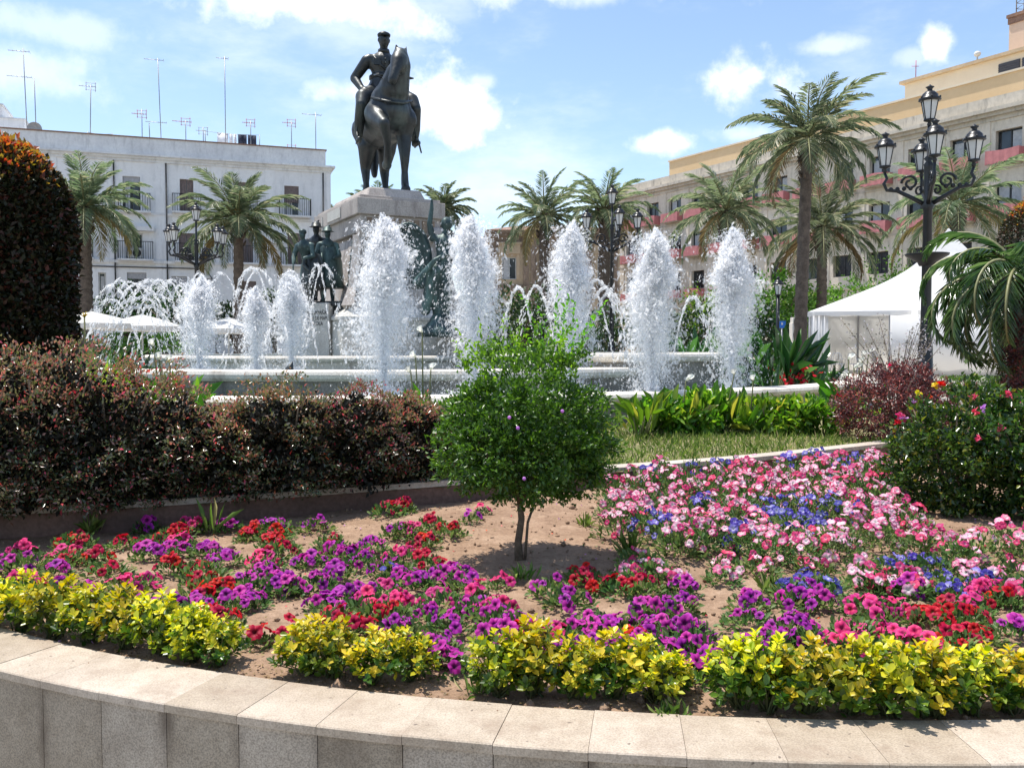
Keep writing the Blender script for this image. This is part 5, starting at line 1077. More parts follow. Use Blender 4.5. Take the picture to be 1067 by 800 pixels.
soldier('taller bronze soldier wearing a plumed hat in the middle of the plinth', 331, 19.5, 2.06, 1.62, radians(-95), True, False, .04, 'bronze')
soldier('bronze soldier in a long greenish cloak at the right end of the plinth', 342, 19.35, 2.06, 1.5, radians(-80), True, True, .08)
soldier('bronze kneeling-low soldier in front between the other soldiers', 326, 18.95, 2.06, 1.15, radians(-70), False, True, .1, 'bronze')
# ------------------------------------------------------------ buildings
class Bld:
    """facade frame: local x along the facade to the image right, local -y towards the square"""
    def __init__(s, name, lab, cat, ox, oy, dx, dy, group=None):
        l = sqrt(dx * dx + dy * dy); s.dx, s.dy = dx / l, dy / l; s.ox, s.oy = ox, oy; s.t = thing(name, lab, cat, (ox, oy, 0), atan2(s.dy, s.dx))
    def x(s, u, off=0.):
        r = (u - CX) / F; nx, ny = s.dy * off, -s.dx * off; ox, oy = s.ox + nx, s.oy + ny
        return (r * oy - ox) / (s.dx - r * s.dy)
    def z(s, u, v, off=0.):
        x = s.x(u, off); Y = s.oy - s.dx * off + s.dy * x; return atY(u, v, Y).z
    def w(s, x, y, z):   # world point
        return Vector((s.ox + x * s.dx - y * s.dy, s.oy + x * s.dy + y * s.dx, z))
def wall_holes(mb, x0, x1, z0, z1, holes, y=0., rev=.22, mi=0, back=True):
    xs = sorted({x0, x1} | {h[0] for h in holes} | {h[1] for h in holes}); zs = sorted({z0, z1} | {h[2] for h in holes} | {h[3] for h in holes})
    xs = [q for q in xs if x0 <= q <= x1]; zs = [q for q in zs if z0 <= q <= z1]
    for a, b in zip(xs, xs[1:]):
        for c, d in zip(zs, zs[1:]):
            mx, mz = (a + b) / 2, (c + d) / 2
            if any(h[0] < mx < h[1] and h[2] < mz < h[3] for h in holes): continue
            mb.add([(a, y, c), (b, y, c), (b, y, d), (a, y, d)], [(0, 1, 2, 3)], mi)
    for a, b, c, d in holes:
        mb.add([(a, y, c), (b, y, c), (b, y, d), (a, y, d), (a, y + rev, c), (b, y + rev, c), (b, y + rev, d), (a, y + rev, d)], [(0, 4, 5, 1), (1, 5, 6, 2), (2, 6, 7, 3), (3, 7, 4, 0)], mi)
def window(parent, x0, x1, z0, z1, y, style='dark', R=random):
    fr_ = MB(); b = .07
    fr_.bx(x0, x0 + b, y - .05, y, z0, z1); fr_.bx(x1 - b, x1, y - .05, y, z0, z1); fr_.bx(x0 + b, x1 - b, y - .05, y, z1 - b, z1); fr_.bx(x0 + b, x1 - b, y - .05, y, z0, z0 + b)
    mx = (x0 + x1) / 2; fr_.bx(mx - .04, mx + .04, y - .05, y, z0 + b, z1 - b)
    w_ = fr_.build('window', M['white_frame' if style == 'white' else 'dark_frame'], parent)
    g = MB(); g.bx(x0 + b, mx - .04, y - .02, y - .01, z0 + b, z1 - b); g.bx(mx + .04, x1 - b, y - .02, y - .01, z0 + b, z1 - b)
    g.build('pane', M['glass'], w_)
    if style in ('curtain', 'white') or (style == 'dark' and R.random() < .55):
        c = MB(); k = R.choice([0, 1, 2]); h = z1 - b - (z1 - z0) * R.uniform(.0, .12)
        if k != 1: c.bx(x0 + b + .05, mx - .07, y - .028, y - .022, z0 + b, h)
        if k != 0: c.bx(mx + .07, x1 - b - .05, y - .028, y - .022, z0 + b, h)
        c.build('curtain', M['curtain'], w_)
    return w_
def balcony(parent, x0, x1, z, y, depth=.55, h=1.0):
    mb = MB(); mb.bx(x0, x1, y - depth, y, z - .1, z); b = mb.build('balcony', M['white_old'], parent)
    r = MB(); n = int((x1 - x0) / .13)
    for i in range(n + 1): xx = x0 + .03 + (x1 - x0 - .06) * i / n; r.bx(xx - .012, xx + .012, y - depth + .02, y - depth + .045, z, z + h)
    r.bx(x0, x1, y - depth + .015, y - depth + .05, z + h, z + h + .04)
    for xx in (x0 + .02, x1 - .05):
        r.bx(xx, xx + .03, y - depth + .05, y - .01, z + h, z + h + .04)
        for k in range(4): r.bx(xx, xx + .02, y - depth + .1 + k * .12, y - depth + .12 + k * .12, z, z + h)
    r.build('railing', M['iron'], b)

# ---- long white building on the left
wb = Bld('white_building', 'long white three storey building with iron balconies and parapet', 'building', 0, 0, .946, .326)
P1 = (-11.5, 58.0); wb.ox, wb.oy = P1[0] - wb.dx * 46, P1[1] - wb.dy * 46; wb.t.location = (wb.ox, wb.oy, 0)
LW = 46.0; TOP = 13.45
zc = 12.35  # cornice level
fl2, fl1 = wb.z(230, 224), wb.z(230, 273)
holes = []; wins = []
def opn(u0, u1, v0, v1, style='dark', bal=None):
    x0, x1 = wb.x(u0), wb.x(u1); um = (u0 + u1) / 2; z1, z0 = wb.z(um, v0), wb.z(um, v1); holes.append((x0, x1, z0, z1)); wins.append((x0, x1, z0, z1, style, bal))
for u0, u1, v0, v1, s, bl in [(131, 149, 184, 220, 'blind', (126, 160)), (190, 204, 187, 221, 'brown', (182, 212)), (247, 262, 190, 222, 'brown', (240, 270)), (298, 313, 194, 225, 'half', (292, 325)), (76, 92, 182, 218, 'brown', (70, 100)), (14, 32, 178, 215, 'brown', (8, 40)),
                              (133, 151, 243, 270, 'white', (125, 162)), (188, 204, 243, 272, 'brown', (184, 220)), (253, 265, 242, 274, 'brown', (238, 274)), (301, 316, 243, 276, 'brown', (293, 326)), (76, 92, 240, 268, 'brown', (70, 100)), (14, 32, 238, 266, 'brown', (8, 40)),
                              (134, 154, 284, 310, 'blind', None), (104, 118, 284, 340, 'white', None), (77, 90, 310, 372, 'blue', None), (210, 225, 290, 335, 'blind', None), (250, 268, 293, 370, 'brown', None), (318, 336, 296, 340, 'dark', None), (180, 196, 288, 360, 'blind', None)]:
    opn(u0, u1, v0, v1, s, bl)
mb = MB(); wall_holes(mb, 0, LW, 0, zc, holes); mb.bx(.01, LW, .23, 14, 0, zc - .01); mb.build('wall', M['white_wall'], wb.t)
mb = MB(); mb.bx(-.3, LW + .3, -.38, 14.3, zc, zc + .12); mb.bx(-.15, LW + .15, -.2, 14.1, zc - .14, zc); mb.bx(-.1, LW + .1, -.1, 14, zc - .3, zc - .14); mb.build('cornice', M['white_old'], wb.t)
mb = MB(); mb.bx(-.05, LW - .25, -.02, .3, zc + .12, TOP); mb.bx(LW - .55, LW - .25, .3, 14, zc + .12, TOP); mb.build('parapet', M['white_old'], wb.t)
mb = MB(); mb.bx(-.1, LW - .18, -.08, .36, TOP, TOP + .07); mb.build('parapet_coping', M['terracotta'], wb.t)
mb = MB(); mb.bx(0, LW + .06, -.09, 0, fl2 - .2, fl2 - .04); mb.bx(0, LW + .08, -.14, 0, fl1 - .22, fl1 - .04); mb.build('string_course', M['white_old'], wb.t)
mb = MB()
for u in (57, 118, 170, 228, 283, 341): x = wb.x(u); mb.bx(x - .3, x + .3, -.06, 0, 0, zc - .3)
mb.build('pilaster', M['white_wall'], wb.t)
mb = MB(); mb.tube([(0, -.1, fl1 - .42), (12, -.1, fl1 - .5), (wb.x(215), -.1, fl1 - .45), (wb.x(222), -.1, fl1 - 1.0), (wb.x(226), -.1, 0)], .035, 5)
for u in (122, 176, 338): mb.tube([(wb.x(u), -.1, 0), (wb.x(u), -.1, zc - .3)], .045, 6)
mb.build('cable', M['dark_frame'], wb.t)
for x0, x1, z0, z1, s, bl in wins:
    if s == 'brown' or s == 'blue':
        mb = MB(); n = 2
        for i in range(n):
            a, b = x0 + (x1 - x0) * i / n + .02, x0 + (x1 - x0) * (i + 1) / n - .02; mb.bx(a, b, .1, .15, z0, z1); mb.bx(a + .1, b - .1, .08, .1, z0 + .2, (z0 + z1) / 2 - .1); mb.bx(a + .1, b - .1, .08, .1, (z0 + z1) / 2 + .1, z1 - .15)
        mb.build('shutter', M['shutter_brown' if s == 'brown' else 'blue_door'], wb.t)
    elif s == 'blind':
        w_ = window(wb.t, x0, x1, z0, z1, .2); mb = MB(); h = (z1 - z0) * .25
        for k in range(8): mb.bx(x0 + .02, x1 - .02, .06, .09, z1 - h + k * h / 8, z1 - h + (k + .85) * h / 8)
        mb.build('roller_blind', M['blind'], w_)
    elif s == 'half':
        w_ = window(wb.t, x0, x1, z0, z1, .2, 'white'); mb = MB(); mb.bx(x0, x1, .05, .1, z0 + (z1 - z0) * .45, z1); mb.build('shutter', M['shutter_brown'], w_)
    else: window(wb.t, x0, x1, z0, z1, .2, s)
    mb = MB(); e = .14
    mb.bx(x0 - e, x0, -.03, .0, z0, z1 + e); mb.bx(x1, x1 + e, -.03, .0, z0, z1 + e); mb.bx(x0, x1, -.03, .0, z1, z1 + e); mb.build('surround', M['white_wall'], wb.t)
    if bl: balcony(wb.t, wb.x(bl[0]), wb.x(bl[1]), z0 - .02, 0)
def ac(u, v, lab):
    x, z = wb.x(u), wb.z(u, v, .3); t = thing('air_conditioner', lab, 'air conditioner', wb.w(x, -.02, z), wb.t.rotation_euler.z); mb = MB(); mb.bx(-.4, .4, -.34, 0, 0, .6); mb.build('case', M['white_frame'], t, bevel=.02)
    mb = MB(); mb.tube([(.1, -.35, .3), (.1, -.345, .3)], .24, 18); mb.build('fan_grille', M['dark_frame'], t)
ac(143, 269, 'air conditioner standing on the lower balcony behind the left palm'); ac(290, 254, 'air conditioner fixed to the white wall right of the second palm')
# small awning-like arches and flower brackets
mb = MB(); x = wb.x(146); z = wb.z(146, 241); mb.bx(x - 1.1, x + .9, -.5, 0, z, z + .25); mb.build('awning', M['white_old'], wb.t)
# side wing at far left, higher
sh = thing('stair_tower', 'small white roof hut at the left end of the white building roof', 'roof hut', wb.w(wb.x(12, -2), 2, TOP - 1), wb.t.rotation_euler.z)
mb = MB(); mb.bx(-3.2, .95, 0, 3, 0, 2.0); mb.bx(-3.2, -.2, 0, 3, 2.0, 2.75); mb.build('wall', M['white_wall'], sh); mb = MB(); mb.bx(-3.3, 1.03, -.08, 3, 2.0, 2.08); mb.bx(-3.3, -.12, -.09, 3, 2.75, 2.84); mb.build('coping', M['white_old'], sh)
# ---- antennas and washing on the roof
def antenna(lab, u, vb, vt, arms, lean=0, dish=False, red=False, twin=False):
    off = -1.2; x = wb.x(u, off); zb = TOP - .9; z1 = wb.z(u, vt, off); t = thing('tv_antenna', lab, 'antenna', wb.w(x, -off, zb), wb.t.rotation_euler.z); H = z1 - zb
    mb = MB(); mb.tube([(0, 0, 0), (lean, 0, H)], .028, 6)
    if twin: mb.tube([(.45, 0, 0), (.4, 0, H * .72)], .028, 6)
    mb.build('mast', M['steel'], t)
    for (f, l, kind) in arms:
        a = MB(); z = H * f; xx = lean * f; a.tube([(xx - l * .7, 0, z), (xx + l * .3, 0, z)], .018, 5)
        for i in range(6): q = xx - l * .7 + l * i / 5; e = .1 + .04 * i; a.tube([(q, -e, z), (q, e, z)], .01, 4); 
        if kind: a.tube([(xx - .25, 0, z - .25), (xx - .25, 0, z + .25)], .015, 4); a.tube([(xx + .25, 0, z - .3), (xx + .25, 0, z + .3)], .015, 4); a.tube([(xx - .3, 0, z + .2), (xx + .3, 0, z + .2)], .012, 4); a.tube([(xx - .3, 0, z - .2), (xx + .3, 0, z - .2)], .012, 4)
        a.build('aerial', M['antenna_red' if red else 'steel'], t)
    if dish:
        d = MB(); vs = []
        for r in (0, .15, .3, .4):
            for j in range(18): vs.append((.4 + r * cos(j * pi / 9), -.2 - r * r * .5, 1.2 + r * sin(j * pi / 9)))
        d.add(vs, [(i * 18 + j, i * 18 + (j + 1) % 18, (i + 1) * 18 + (j + 1) % 18, (i + 1) * 18 + j) for i in range(3) for j in range(18)], 0, True); d.tube([(.4, -.2, 1.2), (.4, -.5, 1.15)], .02, 5); d.tube([(.4, -.2, 1.2), (.2, 0, .9)], .03, 5); d.build('satellite_dish', M['steel'], t)
antenna('twin-poled aerial mast with a round dish at the left end of the roof', 34, 132, 51, [(.97, 1.1, 0), (.72, 1.3, 0)], -.15, dish=True, twin=True)
antenna('slim aerial mast with one high aerial near the left palm', 98, 138, 88, [(.97, .9, 1)], .1)
antenna('short aerial with a leaning second rod beside a long mast', 152, 143, 114, [(.9, .8, 1)], 0, red=True, twin=True)
antenna('very tall thin mast with two aerials between short ones', 172, 145, 61, [(.98, 1.1, 0), (.36, 1.2, 0)], -.15)
antenna('short broad aerial left of the clothes line', 197, 147, 125, [(.95, 1.1, 1), (.4, .9, 0)], .0, red=True)
antenna('small low aerial at the start of the clothes line', 215, 148, 133, [(.9, .6, 1)], 0)
antenna('tall bare mast above the hanging laundry', 238, 150, 59, [(.98, .7, 0)], 0)
antenna('short red tipped aerial behind the laundry', 264, 150, 126, [(.95, .7, 1)], 0, red=True)
antenna('aerial with two red crossbars near the roof right end', 306, 154, 126, [(.95, .8, 1), (.4, .8, 1)], 0, red=True)
antenna('rightmost roof mast with a single side aerial', 331, 155, 117, [(.95, 1.2, 0)], 0)
def washing(u0, u1, v, items, lab):
    off = -2.0; xa, xb = wb.x(u0, off), wb.x(u1, off); z = wb.z((u0 + u1) / 2, v, off); t = thing('clothes_line', lab, 'clothes line', wb.w(xa, -off, TOP - .9), wb.t.rotation_euler.z); L = xb - xa; h = z - TOP + .9
    mb = MB(); mb.tube([(0, 0, 0), (0, 0, h + .05)], .03, 5); mb.tube([(L, 0, 0), (L, 0, h + .05)], .03, 5); mb.tube([(0, 0, h), (L / 2, 0, h - .06), (L, 0, h)], .012, 4); mb.build('line', M['steel'], t)
    for i, (a, b, d, m_) in enumerate(items):
        x0, x1 = L * a, L * b; vs = []; n = 8
        for k in range(n + 1):
            q = k / n; vs += [(x0 + (x1 - x0) * q, .03 * sin(q * 9 + i), h - .04), (x0 + (x1 - x0) * q, .12 * sin(q * 8 + i), h - .04 - d * (1 + .06 * sin(q * 7)))]
        c = MB(); c.add(vs, [(2 * k, 2 * k + 1, 2 * k + 3, 2 * k + 2) for k in range(n)], 0, True); o = c.build('washing', M[m_], None, t.location, (0, 0, wb.t.rotation_euler.z)); md = o.modifiers.new('s', 'SOLIDIFY'); md.thickness = .01
        tag(o, f'{"dark blue" if m_ == "dark_cloth" else "white"} garment, {ordn(i)} from the left on the {lab.split(" clothes")[0]} clothes line', 'laundry', 'washing hung out on the roof')
washing(217, 273, 139, [(.22, .42, .95, 'white_cloth'), (.44, .5, .6, 'white_cloth'), (.52, .57, .7, 'white_cloth'), (.6, .76, .6, 'dark_cloth'), (.78, .94, .65, 'dark_cloth')], 'long clothes line with white and dark washing above the second palm')
washing(96, 121, 139, [(.1, .3, .35, 'dark_cloth'), (.35, .55, .4, 'dark_cloth'), (.6, .9, .35, 'dark_cloth')], 'short clothes line with dark bundles near the slim mast')

# ---- beige building with pink draped balconies
D_ = (.515, -.857)
bb = Bld('beige_building', 'long beige stone building with rows of pink draped balconies and ochre attic', 'building', 0, 0, *D_)
far = 26.2; bb.ox, bb.oy = 22.6 - bb.dx * far, 62 - bb.dy * far; bb.t.location = (bb.ox, bb.oy, 0); LB = far + 24
ZC = 14.7
holes = []; wn = []
for k in range(-9, 8):
    x = far - .3 + 2.85 * k
    if x < 1: continue
    rows = [(12.2 - .2, 13.55, 1.55), (9.1 - .2, 10.5, 1.6), (5.9, 7.35, 1.5), (1.2, 3.6, 1.7)]
    for r, (z0, z1, w_) in enumerate(rows):
        zz0 = z0 - .3 if r < 2 else z0; holes.append((x - w_ / 2, x + w_ / 2, zz0, z1)); wn.append((x, zz0, z1, w_, r, k))
mb = MB(); wall_holes(mb, 0, LB, 0, ZC, holes, rev=.35); mb.bx(.01, LB, .36, 15, 0, ZC - .01); mb.build('wall', M['beige_wall'], bb.t)
for x, z0, z1, w_, r, k in wn: window(bb.t, x - w_ / 2, x + w_ / 2, z0, z1, .33, 'dark')
mb = MB(); mb.bx(-.1, LB, -.1, 0, ZC - .55, ZC - .3); mb.bx(-.55, LB, -.6, 15, ZC - .1, ZC + .12); mb.bx(-.3, LB, -.35, 0, ZC - .3, ZC - .1); mb.build('cornice', M['grey_cornice'], bb.t)
mb = MB(); mb.bx(-.05, LB, -.06, .3, ZC + .12, 15.55); mb.bx(-.05, .3, .3, 14, ZC + .12, 15.55); mb.build('parapet', M['grey_cornice'], bb.t)
mb = MB(); mb.bx(0, LB, -.08, 0, 11.3, 11.42); mb.bx(0, LB, -.08, 0, 8.25, 8.38); mb.bx(0, LB, -.12, 0, 5.0, 5.2); mb.build('string_course', M['grey_cornice'], bb.t)
# plain pilasters between bays (lighter quoins)
mb = MB()
for k in range(-9, 8): x = far - .3 + 2.85 * k + 1.42; mb.bx(x - .35, x + .35, -.05, 0, 5.2, ZC - .55)
mb.build('pilaster', M['beige_wall'], bb.t)
for x, z0, z1, w_, r, k in wn:
    if r > 2 or (r == 2 and k > -4): continue
    zb, zt = [(11.6, 12.3), (8.55, 9.25), (5.25, 5.85)][r]
    if r == 2: zb, zt = 5.25, 5.85
    h = (.98 if r < 2 else .8) + .04 * sin(k * 3 + r)
    sl = MB(); sl.bx(x - h, x + h, -.62, 0, zb - .06, zb + .04); b = sl.build('balcony', M['grey_cornice'], bb.t)
    d = MB(); n = 14; y1 = -.66; vs = []; pts = [(-h - .03, 0)] + [(-h - .03, y1)] + [(-h - .03 + (2 * h + .06) * i / n, y1) for i in range(1, n)] + [(h + .03, y1), (h + .03, 0)]
    for i, (a, c) in enumerate(pts):
        wv = .008 * sin(i * 1.9 + k) if 0 < i < len(pts) - 1 else 0; vs += [(x + a, c + wv, zt + .02 - .03 * sin(i * .45 + k)), (x + a, c - .02 + wv * 2, zb - .02 + .025 * sin(i * 2.3 + k * 2))]
    d.add(vs, [(2 * i, 2 * i + 1, 2 * i + 3, 2 * i + 2) for i in range(len(pts) - 1)], 0)
    o = d.build('drape', M['drape'], b); md = o.modifiers.new('s', 'SOLIDIFY'); md.thickness = .02
    t_ = MB(); t_.bx(x - h, x + h, -.6, -.02, zt - .05, zt + .0); t_.build('handrail', M['dark_frame'], b)
# attic, upper block, tower
xa = bb.x(696, -1.5); mb = MB(); mb.bx(xa, LB, 1.5, 13, 15.0, 17.15); mb.build('attic_wall', M['ochre_wall'], bb.t)
mb = MB()
for x in np.arange(xa + 3, LB, 5.7): mb.bx(x, x + 1.9, 1.44, 1.5, 15.62, 15.78)
mb.build('attic_slot', M['terracotta'], bb.t)
mb = MB(); mb.bx(xa - .1, LB, 1.4, 13, 17.15, 17.27); mb.build('attic_coping', M['cream_wall'], bb.t)
xu = bb.x(938, -5); mb = MB(); mb.bx(xu, LB, 5, 13, 17.27, 19.3); mb.build('penthouse_wall', M['cream_wall'], bb.t)
mb = MB(); mb.bx(xu - .25, LB, 4.7, 13, 19.3, 19.5); mb.build('penthouse_coping', M['tan_stone'], bb.t)
xl = bb.x(1033, -5); mb = MB()
for i in range(6):
    mb.bx(xl + .1 + i * 1.5, xl + 1.45 + i * 1.5, 4.93, 5.0, 17.6, 18.9)
    for j in range(9): mb.bx(xl + .1 + i * 1.5, xl + 1.45 + i * 1.5, 4.9, 4.94, 17.63 + j * .14, 17.7 + j * .14)
mb.build('louvre_panel', M['louvre'], bb.t)
xt = bb.x(1044, -7); mb = MB(); mb.bx(xt, LB, 7, 13, 19.5, 22.3); mb.build('tower_wall', M['salmon_wall'], bb.t); mb = MB(); mb.bx(xt - .12, LB, 6.85, 13, 22.3, 22.5); mb.bx(xt - .06, LB, 6.93, 7, 21.9, 22.3); mb.build('tower_coping', M['terracotta'], bb.t)
p = bb.w(xt + .55, 7.5, 22.5); am = thing('telecom_mast', 'lattice telecom mast with panel aerials on the salmon tower', 'mast', p, bb.t.rotation_euler.z)
mb = MB()
for a, b in ((-.25, -.25), (.25, -.25), (0, .25)): mb.tube([(a, b, 0), (a, b, 5)], .035, 5)
for i in range(14):
    z = i * .36; mb.tube([(-.25, -.25, z), (.25, -.25, z + .18), (0, .25, z + .36), (-.25, -.25, z + .36)], .02, 4)
mb.build('lattice', M['steel'], am); mb = MB()
for x, y, z in ((-.4, -.35, 1.2), (.35, -.4, 1.6), (.8, -.2, 1.3), (-.4, -.35, 3.2), (.5, -.3, 3.4)): mb.box((x, y, z + .5), (.2, .12, 1.3)); mb.tube([(0, -.2, z + .4), (x, y, z + .5)], .03, 5)
mb.tube([(.9, -.3, 2.6), (.9, -.36, 2.6)], .35, 16); mb.build('panel_aerial', M['steel'], am)
sm = thing('roof_sensor', 'small white dome sensor on the cream penthouse edge', 'sensor', bb.w(bb.x(1010, -4.7), 4.9, 19.5)); mb = MB(); mb.tube([(0, 0, 0), (0, 0, .3)], .05, 6); mb.ball((0, 0, .42), (.22, .22, .18), 10); mb.build('dome', M['white_frame'], sm)
for u, lab in ((949, 'thin pink aerial where the penthouse begins'),):
    p = bb.w(bb.x(u, -5.5), 5.5, 19.5); t = thing('roof_aerial', lab, 'antenna', p); mb = MB(); mb.tube([(0, 0, 0), (0, 0, 1.4)], .03, 5); mb.tube([(-.3, 0, 1.0), (.2, 0, 1.0)], .02, 4); mb.build('mast', M['antenna_red'], t)

# ---- brown stone house
cb = Bld('stone_house', 'brown classical stone house with pilasters and tiled eaves', 'building', 0, 0, 1, .06)
q = atY(512, 300, 72); cb.ox, cb.oy = q.x, 72; cb.t.location = (q.x, 72, 0); W_ = 10.2
ZT = cb.z(560, 242)
h_ = [(cb.x(523), cb.x(538), cb.z(530, 291), cb.z(530, 268)), (cb.x(592), cb.x(606), cb.z(600, 291), cb.z(600, 268)), (cb.x(622), cb.x(634), cb.z(628, 291), cb.z(628, 268)), (cb.x(523), cb.x(538), .5, 3.2), (cb.x(560), cb.x(578), .2, 3.2), (cb.x(592), cb.x(606), .5, 3.2)]
mb = MB(); wall_holes(mb, 0, W_, 0, ZT, h_); mb.bx(.01, W_, .24, 9, 0, ZT - .01); mb.build('wall', M['tan_stone'], cb.t)
for a, b, c, d in h_: window(cb.t, a, b, c, d, .2, 'white')
mb = MB()
for u in (514, 548, 556, 564, 572, 585, 613, 640): x = cb.x(u); mb.bx(x - .22, x + .22, -.14, 0, 0, ZT - 1.2)
mb.bx(-.15, W_ + .1, -.2, 0, 5.6, 6.0); mb.build('pilaster', M['brown_stone'], cb.t)
mb = MB(); mb.bx(-.1, W_ + .1, -.1, 0, ZT - 1.2, ZT - .35); mb.bx(-.4, W_ + .3, -.45, 9.3, ZT - .12, ZT + .1); mb.bx(-.2, W_ + .2, -.28, 0, ZT - .35, ZT - .12)
for i in range(22): mb.bx(.1 + i * .46, .3 + i * .46, -.4, -.28, ZT - .34, ZT - .14)
mb.build('entablature', M['brown_stone'], cb.t)
mb = MB()
for a, b, c, d in h_[:3]: mb.bx(a - .3, b + .3, -.18, 0, d + .25, d + 1.0); mb.bx(a - .4, b + .4, -.28, 0, d + 1.0, d + 1.15); mb.bx(a - .25, a, -.1, 0, c, d + .25); mb.bx(b, b + .25, -.1, 0, c, d + .25)
mb.build('window_surround', M['tan_stone'], cb.t)
mb = MB(); mb.add([(-.5, -.55, ZT + .1), (W_ + .3, -.55, ZT + .1), (W_ + .3, 9.4, ZT + .1), (-.5, 9.4, ZT + .1), (2.2, 4, ZT + 1.0), (W_ - 2, 4, ZT + 1.0)], [(0, 1, 5, 4), (1, 2, 5), (2, 3, 4, 5), (3, 0, 4), (3, 2, 1, 0)]); mb.build('tiled_roof', M['terracotta'], cb.t)
# low white house closing the gap behind the monument
lb = Bld('low_house', 'low pale house mostly hidden behind the monument and jets', 'building', 0, 0, 1, 0); q = atY(352, 330, 90); lb.ox, lb.oy = q.x, 90; lb.t.location = (q.x, 90, 0)
hh = [(2 + i * 3, 3.2 + i * 3, 1, 3) for i in range(4)]; mb = MB(); wall_holes(mb, 0, 14, 0, 4.6, hh); mb.bx(.01, 14, .3, 8, 0, 4.59); mb.build('wall', M['white_wall'], lb.t); mb = MB(); mb.bx(-.2, 14.2, -.3, 8.2, 4.6, 4.8); mb.build('cornice', M['white_old'], lb.t)
for a, b, c, d in hh: window(lb.t, a, b, c, d, .2)

# ------------------------------------------------------------ street lamps
def lantern(parent, p, s=1.0):
    g = MB(); g.lathe([(.1 * s, 0), (.17 * s, .38 * s)], 6, p, 0, False, a0=.3); o = g.build('lantern', M['lamp_glass'], parent)
    c = MB(); c.lathe([(.03 * s, -.16 * s), (.05 * s, -.1 * s), (.03 * s, -.06 * s), (.12 * s, -.03 * s), (.12 * s, 0)], 10, p)
    for k in range(6):
        a = .3 + k * pi / 3; c.tube([(p[0] + .102 * s * cos(a), p[1] + .102 * s * sin(a), p[2]), (p[0] + .173 * s * cos(a), p[1] + .173 * s * sin(a), p[2] + .38 * s)], .012 * s, 4)
    c.build('frame', M['lamp_iron'], o)
    t = MB(); t.lathe([(.2 * s, .38 * s), (.23 * s, .4 * s), (.22 * s, .44 * s), (.17 * s, .46 * s), (.16 * s, .52 * s), (.1 * s, .58 * s), (.05 * s, .6 * s), (.05 * s, .64 * s), (.09 * s, .68 * s), (.04 * s, .7 * s), (.001, .74 * s)], 12, p)
    for k in range(6): a = .3 + k * pi / 3; t.ball((p[0] + .21 * s * cos(a), p[1] + .21 * s * sin(a), p[2] + .45 * s), .025 * s, 6)
    t.build('cap', M['lamp_iron'], o)
def lamp(lab, x, Y, H, s, rz, arms, reach, collar=None, pr=.07):
    t = thing('street_lamp', lab, 'street lamp', (x, Y, 0), rz, 'ornate black lamp posts with several lanterns')
    mb = MB(); za = H - 2.02 * s
    mb.lathe([(.24 * s, 0), (.24 * s, .3), (.16 * s, .4), (.145 * s, 1.1), (pr * 1.5, 1.3), (pr * 1.3, 1.6), (pr * 1.1, za - .4), (pr * 1.6, za - .32), (pr, za - .2), (pr * 1.1, za + .5 * s), (.1 * s, za + .56 * s), (.05 * s, za + .62 * s), (.1 * s, za + .68 * s), (.04 * s, za + .74 * s), (.035 * s, H - .62 * s)], 14)
    mb.build('pole', M['lamp_iron'], t)
    if collar: mb = MB(); mb.lathe([(.16, 0), (.2, .08), (.44, .22), (.46, .26), (.4, .26), (.1, .24)], 20, (0, 0, collar)); mb.build('collar', M['iron'], t)
    lantern(t, (0, 0, H - .54 * s), s * .97)
    for k, a in enumerate(arms):
        ca, sa = cos(a), sin(a); A = MB(); R_ = reach
        pt = lambda r, z: (r * ca, r * sa, z)
        A.tube([pt(pr, za - .25 * s), pt(R_ * .35, za - .12 * s), pt(R_ * .7, za + .05 * s), pt(R_ * .95, za + .08 * s), pt(R_ * 1.02, za + .22 * s), pt(R_ * .95, za + .32 * s), pt(R_, za + .44 * s)], [.05 * s, .045 * s, .04 * s, .035 * s, .035 * s, .03 * s, .03 * s], 8)
        sc = [pt(R_ * (.42 + .2 * (1 - i / 26) * cos(i * .42)), za + .2 * s + R_ * .2 * (1 - i / 26) * sin(i * .42)) for i in range(20)]; A.tube(sc, .028 * s, 6)
        sc = [pt(R_ * (.2 + .1 * (1 - i / 20) * cos(-i * .5 + 2)), za + .02 * s + R_ * .12 * (1 - i / 20) * sin(-i * .5 + 2)) for i in range(15)]; A.tube(sc, .024 * s, 6)
        for i in range(4): A.ball(pt(R_ * (.4 + .15 * i), za + .09 * s), .05 * s, 6)
        A.build('arm', M['lamp_iron'], t); lantern(t, pt(R_, za + .59 * s), s * .97)
p = atY(969, 97, 20); lamp('large ornate black lamp post with five lanterns before the tent', p.x, 20, p.z, 1.05, 0, [radians(a) for a in (156, -107, -24, 75)], .88, collar=atY(968, 277, 20).z, pr=.085)
p = atY(204, 215, 36); lamp('far ornate lamp post before the white building', p.x, 36, p.z, 1.0, 0, [radians(a) for a in (200, 20, 235, -20)], 1.0)
p = atY(638, 197, 38); lamp('ornate lamp post in front of a palm at the middle of the square', p.x, 38, p.z, 1.12, 0, [radians(a) for a in (178, -80, -3, 70)], 1.05)
p = atY(811, 286, 23); t = thing('single_lantern', 'small black lantern on a plain pole left of the tall palm', 'lantern post', (p.x, 23, 0)); mb = MB(); mb.tube([(0, 0, 0), (0, 0, p.z - .5)], .045, 8); mb.build('pole', M['lamp_iron'], t); lantern(t, (0, 0, p.z - .5), .62)

